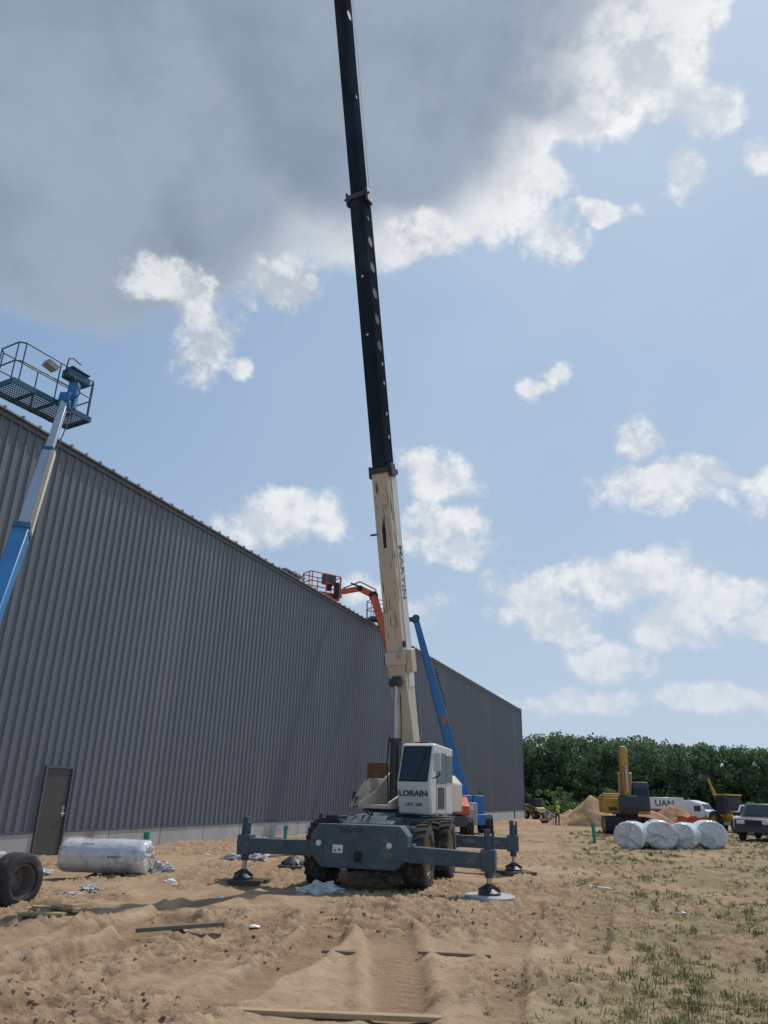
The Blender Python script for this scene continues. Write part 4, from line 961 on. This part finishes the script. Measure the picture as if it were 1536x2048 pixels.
small=[(214,384,58,40),(205,172,42,26),(236,200,36,30),(379,41,135,50),(364,94,60,38),(453,60,68,30),(68,52,80,44),(83,-22,80,40),(111,-48,46,26),(-147,-22,108,50),(-107,3,68,46),
(419,556,80,48),(397,467,44,42),(335,-76,122,58),(430,-97,104,46),(200,-114,74,50),(318,-191,84,36),(391,-142,70,56),(53,-128,64,42),(-23,-113,62,30),(155,420,22,18),(-200,190,26,18),(499,-132,64,32),(249,-140,78,46),(265,-247,135,24),(461,-241,105,24),(498,497,48,32),(291,417,50,16),(530,60,44,30)]
small=[tuple(c_/1000 for c_ in s) for s in small]
big=[(-.384,.62,.52,.33),(-.05,.61,.33,.28),(.17,.68,.27,.20),(.32,.78,.18,.11),(-.20,1.1,.75,.5),(-.40,.42,.32,.18)]
puff=[(-.160,.295,.08,.05),(-.252,.235,.05,.08),(.05,.375,.07,.035),(.205,.462,.035,.032),(-.30,.31,.08,.04)]
sunoff=(.012,.010,.020)
n1=noi(D,17,8,.62);n2=noi(V_('ADD',D,sunoff),17,8,.62);n0=noi(D,3.2,3,.5);nf=noi(D,7,5,.55)
ns=T('SUBTRACT',n1,.5)
ds=T('ADD',T('ADD',field(small),T('MULTIPLY',ns,2.0)),T('MULTIPLY',T('SUBTRACT',nf,.5),.8))
as_=SM_(ds,.05,.60)
db=T('ADD',T('ADD',field(big),T('MULTIPLY',ns,.34)),T('MULTIPLY',T('SUBTRACT',nf,.5),.34))
right=SM_(u,-.30,.05)
ab=SM_(db,SM_(u,-.3,.05,-.14,-.03),SM_(u,-.3,.05,.18,.07))
dp=T('ADD',field(puff),T('MULTIPLY',ns,2.0));ap=SM_(dp,.0,.55)
lit=SM_(T('SUBTRACT',n1,n2),-.13,.13)
def mix(f,a,b_):
    k=n.new('ShaderNodeMixRGB')
    if isinstance(f,(int,float)):k.inputs[0].default_value=f
    else:l.new(f,k.inputs[0])
    for i,x in((1,a),(2,b_)):
        if isinstance(x,tuple):k.inputs[i].default_value=list(x)+[1]
        else:l.new(x,k.inputs[i])
    return k.outputs[0]
sep=n.new('ShaderNodeSeparateXYZ');l.new(D,sep.inputs[0]);el=sep.outputs[2]
base=mix(.65,sky.outputs[0],(1.35,2.95,5.5))
hz=SM_(el,.0,.60,.88,.0,'LINEAR')
base=mix(hz,base,(5.4,6.4,7.6))
sunv=(math.sin(SA)*math.cos(SE),math.cos(SA)*math.cos(SE),math.sin(SE))
gl=SM_(V_('DOT_PRODUCT',D,sunv),.50,1.0,0,.80,'LINEAR')
gl=T('MULTIPLY',gl,SM_(n0,.25,.75,.8,1.1),True)
base=mix(gl,base,(5.4,6.5,7.9))
cs_=mix(lit,(6.0,6.6,7.4),(8.7,8.8,8.9))
cs_=mix(T('MULTIPLY',SM_(ds,.5,1.4),.4),cs_,(6.2,6.7,7.4))
cs_=mix(SM_(el,0,.35,.45,0),cs_,(6.3,6.9,7.7))
als=T('MULTIPLY',as_,SM_(el,.02,.30,.6,.93))
col=mix(als,base,cs_)
edge=mix(right,(3.5,4.3,5.4),(8.4,8.5,8.7))
core=mix(SM_(nf,.3,.7),(2.25,2.85,3.75),(3.4,4.1,5.1))
core=mix(SM_(n0,.35,.65,.0,.45),core,(3.3,4.1,5.3))
thick=SM_(T('ADD',db,T('MULTIPLY',ns,-.25)),.0,.34)
cbg=mix(thick,edge,core)
br1=T('MULTIPLY',SM_(u,.02,.28),SM_(db,.05,.50,.9,.0))
br2=SM_(T('ADD',u,T('MULTIPLY',T('SUBTRACT',nf,.5),.20)),.12,.30,0,.8)
brt=T('MAXIMUM',br1,br2)
cbg=mix(brt,cbg,mix(lit,(6.2,6.7,7.3),(9.2,9.3,9.4)))
col=mix(ab,col,cbg)
cp=mix(lit,(5.0,5.5,6.2),(8.2,8.4,8.6))
col=mix(T('MULTIPLY',ap,.9),col,cp)
l.new(col,bg.inputs[0])
sl=bpy.data.lights.new('sun','SUN');sl.energy=2.9;sl.angle=R(.6);sl.color=(1,.95,.88)
so=bpy.data.objects.new('sun',sl);COL.objects.link(so);so.rotation_euler=Vector(sunv).to_track_quat('Z','Y').to_euler();so.location=(20,20,40)
cam=bpy.data.cameras.new('camera');cam.lens=26;cam.sensor_width=36;cam.clip_end=6000;cam.clip_start=.1
co=bpy.data.objects.new('camera',cam);COL.objects.link(co)
co.matrix_world=Matrix.Translation((0,0,1.7))@Matrix.Rotation(R(90+20.92),4,'X')@Matrix.Rotation(R(1.6),4,'Z');S.camera=co
S.view_settings.view_transform='Standard';S.view_settings.look='None';S.view_settings.exposure=0
